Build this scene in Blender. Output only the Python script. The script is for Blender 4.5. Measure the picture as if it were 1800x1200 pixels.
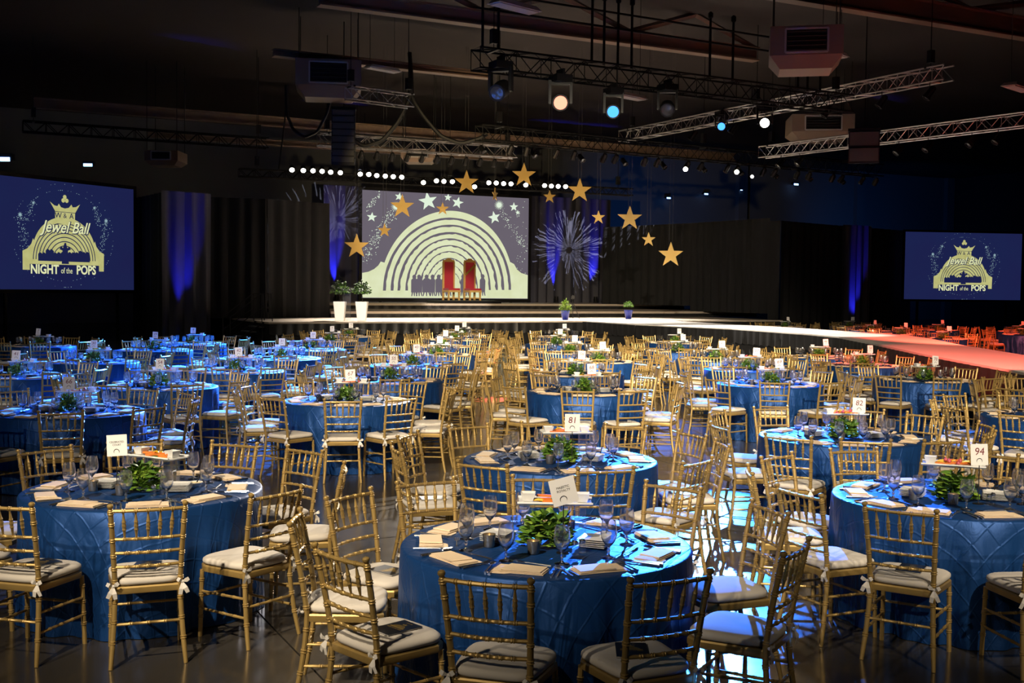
import bpy, math, random
from mathutils import Vector, Matrix
random.seed(11)
R = random.Random(5)
scene = bpy.context.scene
col = scene.collection
for o in list(bpy.data.objects):
    bpy.data.objects.remove(o)

# ---------------------------------------------------------------- camera
FPX = 1970.0
CAM_H = 2.10
YAW, PITCH, ROLL = math.radians(27.0), math.radians(2.67), math.radians(0.6)
RIGHT2 = Vector((math.cos(YAW), -math.sin(YAW), 0))
FWD2 = Vector((math.sin(YAW), math.cos(YAW), 0))
_F = (FWD2 * math.cos(PITCH) + Vector((0, 0, -math.sin(PITCH)))).normalized()
_U0 = RIGHT2.cross(_F)
_R = RIGHT2 * math.cos(ROLL) + _U0 * math.sin(ROLL)
_U = _U0 * math.cos(ROLL) - RIGHT2 * math.sin(ROLL)
EYE = Vector((0, 0, CAM_H))
cam = bpy.data.cameras.new('camera')
cam.sensor_width = 36.0
cam.lens = FPX / 1800 * 36.0
cam.clip_end = 400
cam_o = bpy.data.objects.new('camera', cam)
col.objects.link(cam_o)
cam_o.matrix_world = Matrix(((_R.x, _U.x, -_F.x, EYE.x), (_R.y, _U.y, -_F.y, EYE.y), (_R.z, _U.z, -_F.z, EYE.z), (0, 0, 0, 1)))
scene.camera = cam_o

def ray(px, py):
    return _F + _R * ((px - 900) / FPX) + _U * ((600 - py) / FPX)
def P(px, py, z):                      # pixel -> point at height z
    d = ray(px, py); return EYE + d * ((z - CAM_H) / d.z)
def PD(px, py, D):                     # pixel -> point at forward distance D
    d = ray(px, py); return EYE + d * (D / d.dot(FWD2))
def PY(px, py, Y):                     # pixel -> point on a plane of the room
    d = ray(px, py); return EYE + d * (Y / d.y)
def C(X, D, z=0.0):                    # metres right of / in front of the viewer
    v = RIGHT2 * X + FWD2 * D; return Vector((v.x, v.y, z))
def PIX(p):
    v = Vector(p) - EYE; k = v.dot(_F)
    return 900 + FPX * v.dot(_R) / k, 600 - FPX * v.dot(_U) / k, k

scene.view_settings.view_transform = 'Standard'
scene.view_settings.look = 'None'
scene.view_settings.gamma = 1.0
scene.view_settings.use_curve_mapping = False
scene.view_settings.exposure = 0.0
scene.cycles.transparent_max_bounces = 24
scene.cycles.max_bounces = 12
scene.cycles.diffuse_bounces = 3
scene.cycles.glossy_bounces = 4
scene.cycles.transmission_bounces = 12

world = bpy.data.worlds.new('world'); scene.world = world
world.use_nodes = True
world.node_tree.nodes['Background'].inputs[0].default_value = (0, 0, 0, 1)

# ---------------------------------------------------------------- lights
def spot(name, loc, target, power, color, angle, blend=0.35, radius=0.08):
    l = bpy.data.lights.new(name, 'SPOT')
    l.energy = power; l.color = color; l.spot_size = math.radians(angle)
    l.spot_blend = blend; l.shadow_soft_size = radius
    o = bpy.data.objects.new(name, l); col.objects.link(o)
    o.location = loc
    o.rotation_euler = (Vector(target) - Vector(loc)).to_track_quat('-Z', 'Y').to_euler()
    return o
WARM = (1.0, 0.84, 0.62); WHITE = (1.0, 0.90, 0.78); BLUE = (0.03, 0.20, 1.0); RED = (1.0, 0.12, 0.07)
DEEP = (0.03, 0.03, 1.0)
# front-of-house wash hung behind and above the viewer
spot('house_wash_light', C(-7.0, -4, 7.5), C(0.0, 11.6, 0.6), 3300, WARM, 42, 0.9)
spot('house_wash_light', C(5.0, -5, 7.5), C(3.4, 12.6, 0.6), 2400, WARM, 40, 0.9)
spot('house_wash_light', C(-2.0, 0, 8.5), C(0.6, 20, 0.6), 12000, WARM, 38, 0.8)
spot('house_wash_light', C(6.0, 0, 8.5), C(4.6, 20, 0.6), 13000, WARM, 40, 0.8)
spot('house_wash_light', C(1.0, 8, 9), C(1.8, 29, 0.5), 26000, WARM, 40, 0.7)
spot('house_wash_light', C(-8.0, 2, 8.5), C(-7.0, 20, 0.6), 3500, WARM, 40, 0.8)
spot('house_top_light', C(-3.4, 0.3, 7.8), C(-0.5, 8.3, 0.7), 4900, WARM, 36, 0.7)
spot('house_top_light', C(4.4, 0.3, 7.8), C(3.1, 9.3, 0.7), 4200, WARM, 31, 0.6)
# back light from the rig over the hall
spot('rig_back_light', C(4.5, 26, 6.4), C(-1.6, 6.6, 0.0), 9000, WHITE, 10, 0.3)
spot('rig_back_light', C(-1.0, 26, 6.4), C(-3.0, 8.2, 0.0), 6000, WHITE, 16, 0.3)
# colour washes
spot('blue_wash_light', C(-4.5, 34, 6.6), C(-7.4, 19.5, 0.6), 170000, BLUE, 36, 0.5)
spot('blue_wash_light', C(-2.0, 31, 6.6), C(-4.2, 19.0, 0.6), 65000, BLUE, 26, 0.4)
spot('blue_profile_light', PD(1267, 226, 28.0), C(1.45, 7.0, 0), 90000, BLUE, 8.5, 0.12)
spot('blue_profile_light', PD(1060, 213, 27.0), C(3.6, 15.2, 0), 50000, BLUE, 17, 0.2)
spot('red_profile_light', PD(991, 189, 26.5), C(-0.2, 21.6, 0.4), 120000, RED, 6.0, 0.3)
spot('red_wash_light', C(9.5, 22, 6.8), C(13.5, 32, 0.3), 26000, RED, 40, 0.6)
spot('red_runway_light', C(4.0, 17, 6.9), C(9.5, 22.0, 0.85), 9000, (1.0, 0.125, 0.085), 44, 0.3)
# stage: lamps on the bars, aimed down at the decks
for X_, D_ in ((-5.2, 45.5), (-2.2, 47), (1.5, 48.5), (5.0, 50)):
    spot('stage_down_light', C(X_, D_, 6.2), C(X_ + 0.4, D_ - 2.0, 0.9), 4600, WHITE, 84, 0.8, 0.1)
spot('stage_front_light', C(-1, 40, 6.3), C(-2.8, 55, 1.6), 9000, WHITE, 14, 0.5)
spot('stage_front_light', C(-5.5, 36.5, 6.6), C(-5.9, 42.3, 0.7), 3200, WHITE, 17, 0.4)
spot('runway_white_light', C(5.5, 40, 6.6), C(7.6, 38.5, 0.85), 9000, WHITE, 62, 0.5)
spot('runway_white_light', C(8.0, 33, 6.6), C(9.2, 33.5, 0.85), 2500, WHITE, 40, 0.4)
spot('star_light', C(-3, 29, 4.6), C(-1.6, 44, 5.4), 5000, (1, 0.74, 0.38), 46, 0.5)
# lamps added to light the roof faintly reddish, and dim spill on far walls
spot('added_roof_fill_light', C(2, 36, 4.6), C(3, 42, 11), 170, (1.0, 0.50, 0.30), 110, 1.0, 0.5)
spot('added_roof_fill_light', C(9, 24, 4.6), C(13, 31, 11), 80, (1.0, 0.25, 0.16), 110, 1.0, 0.5)
spot('wall_spill_light', C(26, 76, 4.0), C(29, 92, 7.5), 500, (0.03, 0.24, 1.0), 100, 1.0, 0.4)
spot('wall_spill_light', C(10, 68, 4.5), C(10.5, 80, 7.4), 600, (0.03, 0.24, 1.0), 95, 1.0, 0.4)

# ---------------------------------------------------------------- materials
def mat(name, color, rough=0.5, metal=0.0, spec=0.5, emis=None, estr=1.0, noise=None, bump=None, sheen=0.0, coat=0.0):
    m = bpy.data.materials.new(name); m.use_nodes = True
    nt = m.node_tree; b = nt.nodes['Principled BSDF']
    b.inputs['Base Color'].default_value = (*color, 1)
    b.inputs['Roughness'].default_value = rough
    b.inputs['Metallic'].default_value = metal
    b.inputs['Specular IOR Level'].default_value = spec
    if sheen: b.inputs['Sheen Weight'].default_value = sheen
    if coat: b.inputs['Coat Weight'].default_value = coat
    if emis:
        b.inputs['Emission Color'].default_value = (*emis, 1)
        b.inputs['Emission Strength'].default_value = estr
    if noise or bump:
        tc = nt.nodes.new('ShaderNodeTexCoord')
    if noise:                                        # (scale, darker factor)
        n = nt.nodes.new('ShaderNodeTexNoise'); n.inputs['Scale'].default_value = noise[0]; n.inputs['Detail'].default_value = 5
        nt.links.new(tc.outputs['Object'], n.inputs['Vector'])
        mx = nt.nodes.new('ShaderNodeMix'); mx.data_type = 'RGBA'
        mx.inputs[6].default_value = (*[c * noise[1] for c in color], 1); mx.inputs[7].default_value = (*color, 1)
        nt.links.new(n.outputs['Fac'], mx.inputs[0]); nt.links.new(mx.outputs[2], b.inputs['Base Color'])
        if emis: nt.links.new(mx.outputs[2], b.inputs['Emission Color'])
    if bump:                                         # (scale, strength, distance)
        n2 = nt.nodes.new('ShaderNodeTexNoise'); n2.inputs['Scale'].default_value = bump[0]; n2.inputs['Detail'].default_value = 4
        nt.links.new(tc.outputs['Object'], n2.inputs['Vector'])
        bp = nt.nodes.new('ShaderNodeBump'); bp.inputs['Strength'].default_value = bump[1]; bp.inputs['Distance'].default_value = bump[2]
        nt.links.new(n2.outputs['Fac'], bp.inputs['Height']); nt.links.new(bp.outputs['Normal'], b.inputs['Normal'])
    return m

def emit(name, color, strength, noise=None):
    m = bpy.data.materials.new(name); m.use_nodes = True
    nt = m.node_tree; nt.nodes.clear()
    e = nt.nodes.new('ShaderNodeEmission'); o = nt.nodes.new('ShaderNodeOutputMaterial')
    e.inputs[0].default_value = (*color, 1); e.inputs[1].default_value = strength
    if noise:
        tc = nt.nodes.new('ShaderNodeTexCoord'); n = nt.nodes.new('ShaderNodeTexNoise')
        n.inputs['Scale'].default_value = noise[0]; n.inputs['Detail'].default_value = 8
        nt.links.new(tc.outputs['Object'], n.inputs['Vector'])
        mx = nt.nodes.new('ShaderNodeMix'); mx.data_type = 'RGBA'
        mx.inputs[6].default_value = (*noise[1], 1); mx.inputs[7].default_value = (*color, 1)
        nt.links.new(n.outputs['Fac'], mx.inputs[0]); nt.links.new(mx.outputs[2], e.inputs[0])
    nt.links.new(e.outputs[0], o.inputs[0])
    return m

def glass_mat():
    m = bpy.data.materials.new('clear_glass'); m.use_nodes = True
    nt = m.node_tree; nt.nodes.clear()
    o = nt.nodes.new('ShaderNodeOutputMaterial'); mx = nt.nodes.new('ShaderNodeMixShader')
    t = nt.nodes.new('ShaderNodeBsdfTransparent'); t.inputs[0].default_value = (0.975, 0.98, 0.985, 1)
    g = nt.nodes.new('ShaderNodeBsdfGlossy'); g.inputs['Roughness'].default_value = 0.13
    lw = nt.nodes.new('ShaderNodeLayerWeight'); lw.inputs['Blend'].default_value = 0.28
    mr = nt.nodes.new('ShaderNodeMapRange'); mr.inputs['To Min'].default_value = 0.10; mr.inputs['To Max'].default_value = 0.75
    df = nt.nodes.new('ShaderNodeBsdfTranslucent'); df.inputs[0].default_value = (0.9, 0.93, 1, 1); m2 = nt.nodes.new('ShaderNodeMixShader'); m2.inputs[0].default_value = 0.05
    nt.links.new(g.outputs[0], m2.inputs[1]); nt.links.new(df.outputs[0], m2.inputs[2])
    nt.links.new(lw.outputs['Facing'], mr.inputs['Value']); nt.links.new(mr.outputs[0], mx.inputs[0])
    nt.links.new(t.outputs[0], mx.inputs[1]); nt.links.new(m2.outputs[0], mx.inputs[2]); nt.links.new(mx.outputs[0], o.inputs[0])
    return m

def crystal_mat():
    m = bpy.data.materials.new('crystal_glass'); m.use_nodes = True
    nt = m.node_tree; nt.nodes.clear()
    o = nt.nodes.new('ShaderNodeOutputMaterial'); g = nt.nodes.new('ShaderNodeBsdfGlass')
    g.inputs['IOR'].default_value = 1.46; g.inputs['Roughness'].default_value = 0.03; g.inputs['Color'].default_value = (1, 1, 1, 1)
    gl = nt.nodes.new('ShaderNodeBsdfGlossy'); gl.inputs['Roughness'].default_value = 0.20; gl.inputs['Color'].default_value = (1, 1, 1, 1)
    mx = nt.nodes.new('ShaderNodeMixShader'); mx.inputs[0].default_value = 0.11
    nt.links.new(g.outputs[0], mx.inputs[1]); nt.links.new(gl.outputs[0], mx.inputs[2]); nt.links.new(mx.outputs[0], o.inputs[0])
    return m

def cloth_mat():
    m = mat('blue_pintuck_taffeta', (0.0085, 0.052, 0.195), 0.46, 0.42, 0.3)
    nt = m.node_tree; b = nt.nodes['Principled BSDF']
    uv = nt.nodes.new('ShaderNodeUVMap'); mp = nt.nodes.new('ShaderNodeMapping')
    mp.inputs['Rotation'].default_value = (0, 0, 0.6); mp.inputs['Scale'].default_value = (7.5, 7.5, 1)
    nz = nt.nodes.new('ShaderNodeTexNoise'); nz.inputs['Scale'].default_value = 5; nz.inputs['Detail'].default_value = 3
    nt.links.new(uv.outputs[0], nz.inputs['Vector'])
    mxv = nt.nodes.new('ShaderNodeMix'); mxv.data_type = 'VECTOR'; mxv.inputs[0].default_value = 0.03
    nt.links.new(uv.outputs[0], mxv.inputs[4]); nt.links.new(nz.outputs['Color'], mxv.inputs[5])
    nt.links.new(mxv.outputs[1], mp.inputs['Vector'])
    sp = nt.nodes.new('ShaderNodeSeparateXYZ'); nt.links.new(mp.outputs[0], sp.inputs[0])
    outs = []
    for k in (0, 1):
        pp = nt.nodes.new('ShaderNodeMath'); pp.operation = 'PINGPONG'; pp.inputs[1].default_value = 0.5
        nt.links.new(sp.outputs[k], pp.inputs[0])
        mr = nt.nodes.new('ShaderNodeMapRange'); mr.inputs['From Max'].default_value = 0.07
        mr.inputs['To Min'].default_value = 1; mr.inputs['To Max'].default_value = 0
        nt.links.new(pp.outputs[0], mr.inputs['Value']); outs.append(mr)
    mxm = nt.nodes.new('ShaderNodeMath'); mxm.operation = 'MAXIMUM'
    nt.links.new(outs[0].outputs[0], mxm.inputs[0]); nt.links.new(outs[1].outputs[0], mxm.inputs[1])
    n2 = nt.nodes.new('ShaderNodeTexNoise'); n2.inputs['Scale'].default_value = 9; n2.inputs['Detail'].default_value = 4; n2.inputs['Distortion'].default_value = 1.2
    nt.links.new(uv.outputs[0], n2.inputs['Vector'])
    ad = nt.nodes.new('ShaderNodeMath'); ad.operation = 'MULTIPLY_ADD'; ad.inputs[1].default_value = 1.6
    nt.links.new(n2.outputs['Fac'], ad.inputs[0]); nt.links.new(mxm.outputs[0], ad.inputs[2])
    bp = nt.nodes.new('ShaderNodeBump'); bp.inputs['Strength'].default_value = 0.5; bp.inputs['Distance'].default_value = 0.004
    nt.links.new(ad.outputs[0], bp.inputs['Height'])
    # hanging creases of the drop: noise stretched down the fall of the cloth
    u2 = nt.nodes.new('ShaderNodeUVMap'); u2.uv_map = 'Fall'
    m3 = nt.nodes.new('ShaderNodeMapping'); m3.inputs['Scale'].default_value = (1.0, 0.9, 1)
    n3 = nt.nodes.new('ShaderNodeTexNoise'); n3.inputs['Scale'].default_value = 1.7; n3.inputs['Detail'].default_value = 3; n3.inputs['Distortion'].default_value = 0.6
    nt.links.new(u2.outputs[0], m3.inputs['Vector']); nt.links.new(m3.outputs[0], n3.inputs['Vector'])
    s3 = nt.nodes.new('ShaderNodeSeparateXYZ'); nt.links.new(u2.outputs[0], s3.inputs[0])
    r3 = nt.nodes.new('ShaderNodeMapRange'); r3.inputs['From Min'].default_value = 0.77; r3.inputs['From Max'].default_value = 1.0
    nt.links.new(s3.outputs[1], r3.inputs['Value'])
    k3 = nt.nodes.new('ShaderNodeMath'); k3.operation = 'MULTIPLY'; nt.links.new(n3.outputs['Fac'], k3.inputs[0]); nt.links.new(r3.outputs[0], k3.inputs[1])
    b3 = nt.nodes.new('ShaderNodeBump'); b3.inputs['Strength'].default_value = 0.9; b3.inputs['Distance'].default_value = 0.09
    nt.links.new(k3.outputs[0], b3.inputs['Height']); nt.links.new(bp.outputs[0], b3.inputs['Normal']); nt.links.new(b3.outputs[0], b.inputs['Normal'])
    return m

def floor_mat():
    m = mat('polished_concrete', (0.058, 0.051, 0.043), 0.16, 0.0, 0.55, noise=(0.9, 0.45))
    nt = m.node_tree; b = nt.nodes['Principled BSDF']
    tc = nt.nodes.new('ShaderNodeTexCoord'); n = nt.nodes.new('ShaderNodeTexNoise')
    n.inputs['Scale'].default_value = 3.0; n.inputs['Detail'].default_value = 6
    nt.links.new(tc.outputs['Object'], n.inputs['Vector'])
    mr = nt.nodes.new('ShaderNodeMapRange'); mr.inputs['To Min'].default_value = 0.10; mr.inputs['To Max'].default_value = 0.24
    nt.links.new(n.outputs['Fac'], mr.inputs['Value']); nt.links.new(mr.outputs[0], b.inputs['Roughness'])
    return m

M = dict(
    gold=mat('antique_gold_paint', (0.50, 0.335, 0.11), 0.40, 0.45, 0.5, noise=(18, 0.7), coat=0.3),
    ivory=mat('ivory_cushion_cloth', (0.62, 0.57, 0.50), 0.85, noise=(6, 0.9), bump=(30, 0.2, 0.004)),
    ribbon=mat('ivory_ribbon', (0.70, 0.66, 0.60), 0.6),
    cloth=cloth_mat(),
    napkin=mat('champagne_napkin', (0.82, 0.64, 0.44), 0.7, noise=(9, 0.9), bump=(60, 0.2, 0.002)),
    glass=glass_mat(), crystal=crystal_mat(),
    steel=mat('polished_steel', (0.80, 0.80, 0.81), 0.24, 1.0),
    china=mat('white_china', (0.72, 0.72, 0.70), 0.18),
    card=mat('white_card', (0.80, 0.79, 0.77), 0.7),
    ink=mat('black_ink', (0.02, 0.02, 0.02), 0.7),
    redink=mat('dark_red_ink', (0.16, 0.01, 0.02), 0.7),
    black=mat('black_metal', (0.008, 0.008, 0.009), 0.5, 0, 0.3),
    blackcloth=mat('black_drape', (0.010, 0.010, 0.011), 0.9, noise=(2, 0.6)),
    skirt=mat('black_skirt_satin', (0.020, 0.020, 0.021), 0.5, noise=(2, 0.6)),
    booklet=mat('black_booklet_cover', (0.012, 0.013, 0.015), 0.35),
    goldprint=mat('gold_foil_print', (0.50, 0.33, 0.06), 0.4, 0.7),
    paper=mat('booklet_paper', (0.6, 0.58, 0.54), 0.8),
    leaf=mat('leaf_green', (0.12, 0.26, 0.03), 0.45, noise=(14, 0.5)),
    leaf2=mat('leaf_lime', (0.25, 0.40, 0.04), 0.5, noise=(14, 0.6)),
    leafd=mat('leaf_dark', (0.045, 0.10, 0.022), 0.5, noise=(10, 0.5)),
    carrot=mat('carrot_orange', (0.75, 0.20, 0.03), 0.5), radish=mat('radish_pink', (0.60, 0.10, 0.13), 0.4),
    cuke=mat('cucumber_green', (0.12, 0.25, 0.05), 0.4), pepper=mat('pepper_yellow', (0.75, 0.45, 0.03), 0.35),
    wax=mat('candle_wax', (0.8, 0.72, 0.58), 0.5), flame=emit('candle_flame', (1.0, 0.55, 0.18), 14),
    mercury=mat('mercury_glass', (0.55, 0.50, 0.42), 0.25, 0.75, noise=(60, 0.25)),
    dip=mat('butter_dip', (0.72, 0.60, 0.33), 0.5),
    floor=floor_mat(), joint=mat('floor_joint', (0.010, 0.009, 0.008), 0.8),
    wall=mat('dark_painted_wall', (0.030, 0.031, 0.034), 0.8), bluewall=mat('grey_wall_panel', (0.16, 0.17, 0.18), 0.7),
    deck=mat('brown_roof_deck', (0.030, 0.021, 0.017), 0.8, noise=(1.5, 0.7)),
    girder=mat('painted_steel_girder', (0.20, 0.135, 0.095), 0.55),
    alu=mat('truss_aluminium', (0.36, 0.34, 0.33), 0.40, 0.9),
    trussblk=mat('black_truss', (0.005, 0.005, 0.005), 0.7, 0, 0.15),
    carpet=mat('cream_stage_carpet', (0.62, 0.52, 0.42), 0.9, noise=(25, 0.85)),
    runway=mat('white_runway_vinyl', (0.80, 0.76, 0.72), 0.55),
    bluedrape=mat('satin_drape', (0.055, 0.055, 0.075), 0.7),
    star=mat('gold_star_board', (0.62, 0.40, 0.10), 0.5, 0.2, noise=(3, 0.8)),
    wire=mat('fine_wire', (0.10, 0.10, 0.10), 0.5),
    throne=mat('throne_gilt_wood', (0.55, 0.33, 0.10), 0.45, 0.2), velvet=mat('red_velvet', (0.33, 0.008, 0.02), 0.85, sheen=0.3),
    planter=mat('white_planter', (0.80, 0.78, 0.74), 0.4), bluepot=mat('cobalt_glazed_pot', (0.02, 0.035, 0.30), 0.15),
    soil=mat('potting_soil', (0.03, 0.02, 0.012), 0.9),
    hvac=mat('tan_duct_metal', (0.24, 0.17, 0.12), 0.55), white=mat('lamp_housing_white', (0.45, 0.43, 0.42), 0.5),
    grey=mat('speaker_grille', (0.06, 0.06, 0.06), 0.6),
    lens_white=emit('lit_white_lens', (1.0, 0.95, 0.85), 16), lens_red=emit('lit_red_lens', (1.0, 0.27, 0.17), 2.6),
    lens_blue=emit('lit_blue_lens', (0.05, 0.26, 1.0), 2.8), lens_dim=emit('dim_blue_lens', (0.25, 0.45, 1.0), 5),
    lens_off=mat('dark_lens', (0.05, 0.05, 0.06), 0.08, 0.0, 1.0),
    scr_bg=emit('screen_grey', (0.135, 0.115, 0.145), 1.0, (1.2, (0.15, 0.13, 0.16))),
    scr_cream=emit('screen_cream', (0.62, 0.66, 0.36), 1.0, (1.6, (0.80, 0.86, 0.60))),
    scr_pale=emit('screen_pale', (0.75, 0.88, 0.70), 1.0),
    scr_navy=emit('screen_navy', (0.012, 0.012, 0.065), 1.0, (0.5, (0.010, 0.018, 0.075))),
    scr_gold=emit('screen_gold', (0.36, 0.34, 0.10), 1.0, (2.5, (0.62, 0.62, 0.28))),
    scr_ltgold=emit('screen_pale_gold', (0.72, 0.75, 0.42), 1.0),
    scr_spark=emit('screen_sparkle', (0.28, 0.42, 0.46), 1.0),
)

# ---------------------------------------------------------------- mesh helpers
class MB:
    def __init__(s): s.v = []; s.f = []; s.m = []; s.k = 0
    def add(s, vs, fs):
        b = len(s.v); s.v += [tuple(v) for v in vs]; s.f += [tuple(b + i for i in f) for f in fs]; s.m += [s.k] * len(fs); return s
    def box(s, c, d, rot=None, top=1.0):
        x, y, z = d[0] / 2, d[1] / 2, d[2] / 2
        vs = [Vector((a * x * (top if e > 0 else 1), b * y * (top if e > 0 else 1), e * z)) for e in (-1, 1) for a, b in ((-1, -1), (1, -1), (1, 1), (-1, 1))]
        if rot is not None: vs = [rot @ v for v in vs]
        vs = [v + Vector(c) for v in vs]
        return s.add(vs, [(3, 2, 1, 0), (4, 5, 6, 7), (0, 1, 5, 4), (1, 2, 6, 5), (2, 3, 7, 6), (3, 0, 4, 7)])
    def tube(s, pts, rad, n=8, cap=True):
        pts = [Vector(p) for p in pts]
        if not hasattr(rad, '__len__'): rad = [rad] * len(pts)
        b = len(s.v); prev = None
        for i, p in enumerate(pts):
            t = (pts[min(i + 1, len(pts) - 1)] - pts[max(i - 1, 0)]).normalized()
            if prev is None:
                a = Vector((0, 0, 1)) if abs(t.z) < 0.9 else Vector((1, 0, 0))
                x = t.cross(a).normalized()
            else:
                x = (prev - t * prev.dot(t)).normalized()
            prev = x; y = t.cross(x)
            for k in range(n):
                w = 2 * math.pi * k / n
                s.v.append(tuple(p + (x * math.cos(w) + y * math.sin(w)) * rad[i]))
        for i in range(len(pts) - 1):
            for k in range(n):
                a0 = b + i * n + k; a1 = b + i * n + (k + 1) % n
                s.f.append((a0, a1, a1 + n, a0 + n)); s.m.append(s.k)
        if cap:
            s.f.append(tuple(b + k for k in range(n))[::-1]); s.m.append(s.k)
            e = b + (len(pts) - 1) * n
            s.f.append(tuple(e + k for k in range(n))); s.m.append(s.k)
        return s
    def lathe(s, prof, n=16, c=(0, 0, 0), cap=True, rot=None):
        b = len(s.v)
        for r, z in prof:
            for k in range(n):
                w = 2 * math.pi * k / n
                v = Vector((r * math.cos(w), r * math.sin(w), z))
                if rot is not None: v = rot @ v
                s.v.append(tuple(v + Vector(c)))
        for i in range(len(prof) - 1):
            for k in range(n):
                a0 = b + i * n + k; a1 = b + i * n + (k + 1) % n
                s.f.append((a0, a1, a1 + n, a0 + n)); s.m.append(s.k)
        if cap:
            s.f.append(tuple(b + k for k in range(n))[::-1]); s.m.append(s.k)
            e = b + (len(prof) - 1) * n
            s.f.append(tuple(e + k for k in range(n))); s.m.append(s.k)
        return s
    def sqlathe(s, prof, n=4, c=(0, 0, 0)):          # square-section lathe (half width, z)
        b = len(s.v)
        for r, z in prof:
            for a, e in ((-1, -1), (1, -1), (1, 1), (-1, 1)):
                s.v.append((c[0] + a * r, c[1] + e * r, c[2] + z))
        for i in range(len(prof) - 1):
            for k in range(4):
                a0 = b + i * 4 + k; a1 = b + i * 4 + (k + 1) % 4
                s.f.append((a0, a1, a1 + 4, a0 + 4)); s.m.append(s.k)
        s.f.append((b + 3, b + 2, b + 1, b)); s.m.append(s.k)
        e = b + (len(prof) - 1) * 4
        s.f.append((e, e + 1, e + 2, e + 3)); s.m.append(s.k)
        return s
    def prism(s, poly, z0, z1):
        n = len(poly)
        return s.add([(x, y, z0) for x, y in poly] + [(x, y, z1) for x, y in poly],
                     [tuple(range(n))[::-1], tuple(range(n, 2 * n))] + [(i, (i + 1) % n, n + (i + 1) % n, n + i) for i in range(n)])
    def mesh(s, name, mats, smooth=True, angle=40):
        me = bpy.data.meshes.new(name); me.from_pydata(s.v, [], s.f)
        for m in (mats if isinstance(mats, (list, tuple)) else [mats]): me.materials.append(M[m] if isinstance(m, str) else m)
        if any(s.m): me.polygons.foreach_set('material_index', s.m)
        me.update()
        if smooth:
            me.polygons.foreach_set('use_smooth', [True] * len(me.polygons))
            me.set_sharp_from_angle(angle=math.radians(angle))
        return me

def tag(o, label=None, cat=None, group=None, kind=None):
    if label: o['label'] = label
    if cat: o['category'] = cat
    if group: o['group'] = group
    if kind: o['kind'] = kind
    return o
def link(name, me, parent=None, loc=None, rot=None):
    o = bpy.data.objects.new(name, me); col.objects.link(o)
    if loc is not None: o.location = loc
    if rot is not None: o.rotation_euler = rot
    if parent is not None: o.parent = parent
    return o
def empty(name, loc, rz=0.0, rot=None):
    o = bpy.data.objects.new(name, None); col.objects.link(o)
    o.empty_display_size = 0.1
    o.location = loc; o.rotation_euler = rot if rot is not None else (0, 0, rz)
    return o
class Proto:                                   # a thing with parts; every placed copy shares the mesh data
    def __init__(s, name): s.name = name; s.parts = []
    def part(s, name, me, loc=(0, 0, 0), rot=(0, 0, 0), under=None):
        s.parts.append((name, me, loc, rot, under)); return len(s.parts) - 1
    def place(s, loc, rz, label, cat, group=None, rot=None):
        if len(s.parts) == 1:
            o = link(s.name, s.parts[0][1]); o.location = loc; o.rotation_euler = rot if rot is not None else (0, 0, rz)
        else:
            o = empty(s.name, loc, rz, rot); made = []
            for nm, me, l, r, un in s.parts:
                made.append(link(nm, me, o if un is None else made[un], l, r))
        return tag(o, label, cat, group)

_txt = {}
def text_mesh(s, size, material, shear=0.0, bold=0.0, extrude=0.0004, space=1.0, line=1.0):
    key = (s, size, material, shear, bold, space)
    if key in _txt: return _txt[key]
    cu = bpy.data.curves.new('lettering', 'FONT'); cu.body = s; cu.size = size; cu.align_x = 'CENTER'; cu.align_y = 'CENTER'
    cu.shear = shear; cu.offset = bold; cu.extrude = extrude; cu.space_character = space; cu.space_line = line; cu.resolution_u = 3
    o = bpy.data.objects.new('lettering', cu); col.objects.link(o)
    bpy.context.view_layer.update()
    me = bpy.data.meshes.new_from_object(o.evaluated_get(bpy.context.evaluated_depsgraph_get()))
    bpy.data.objects.remove(o); bpy.data.curves.remove(cu)
    me.materials.clear(); me.materials.append(M[material]); _txt[key] = me
    return me

# ---------------------------------------------------------------- the hall
STAGE_Z, RISE = 0.85, 0.26
XL, XR, YB, YF, ZC = -14.0, 74.0, -16.0, 66.0, 11.5
fl = link('floor', MB().box(((XL + XR) / 2, (YB + YF) / 2, -0.15), (XR - XL, YF - YB, 0.26)).mesh('floor', 'joint', False))
tag(fl, 'dark polished concrete floor of the hall', kind='structure')
# saw-cut slabs, the joint seen at lower left fixes the grid
seam = P(505, 1129, 0.0); SL = 6.1
x0 = seam.x - SL * 3
slab_me = MB().box((0, 0, -0.01), (SL - 0.012, SL - 0.012, 0.02)).mesh('floor_slab', 'floor', False)
nx = 0
for i in range(15):
    for j in range(14):
        x = x0 + SL * (i + 0.5); y = YB + SL * (j + 0.5) + 0.4
        if XL < x - SL / 2 + 3 and x + SL / 2 < XR + 3 and y + SL / 2 < YF + 5:
            link('floor_slab', slab_me, fl, (x, y, 0))
def wallbox(name, c, d, m, lab):
    o = link(name, MB().box(c, d).mesh(name, m, False)); tag(o, lab, kind='structure'); return o
wallbox('wall_back', ((XL + XR) / 2, YF + 0.15, ZC / 2), (XR - XL, 0.3, ZC), 'bluewall', 'tall grey wall behind the stage and drapes')
wallbox('wall_left', (XL - 0.15, (YB + YF) / 2, ZC / 2), (0.3, YF - YB, ZC), 'wall', 'dark side wall of the hall')
wallbox('wall_right', (XR + 0.15, (YB + YF) / 2, ZC / 2), (0.3, YF - YB, ZC), 'wall', 'dark far side wall of the hall')
wallbox('wall_front', ((XL + XR) / 2, YB - 0.15, ZC / 2), (XR - XL, 0.3, ZC), 'wall', 'dark wall at the audience end')
wallbox('ceiling', ((XL + XR) / 2, (YB + YF) / 2, ZC + 0.15), (XR - XL, YF - YB, 0.3), 'deck', 'dark brown roof deck of the hall')
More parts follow.
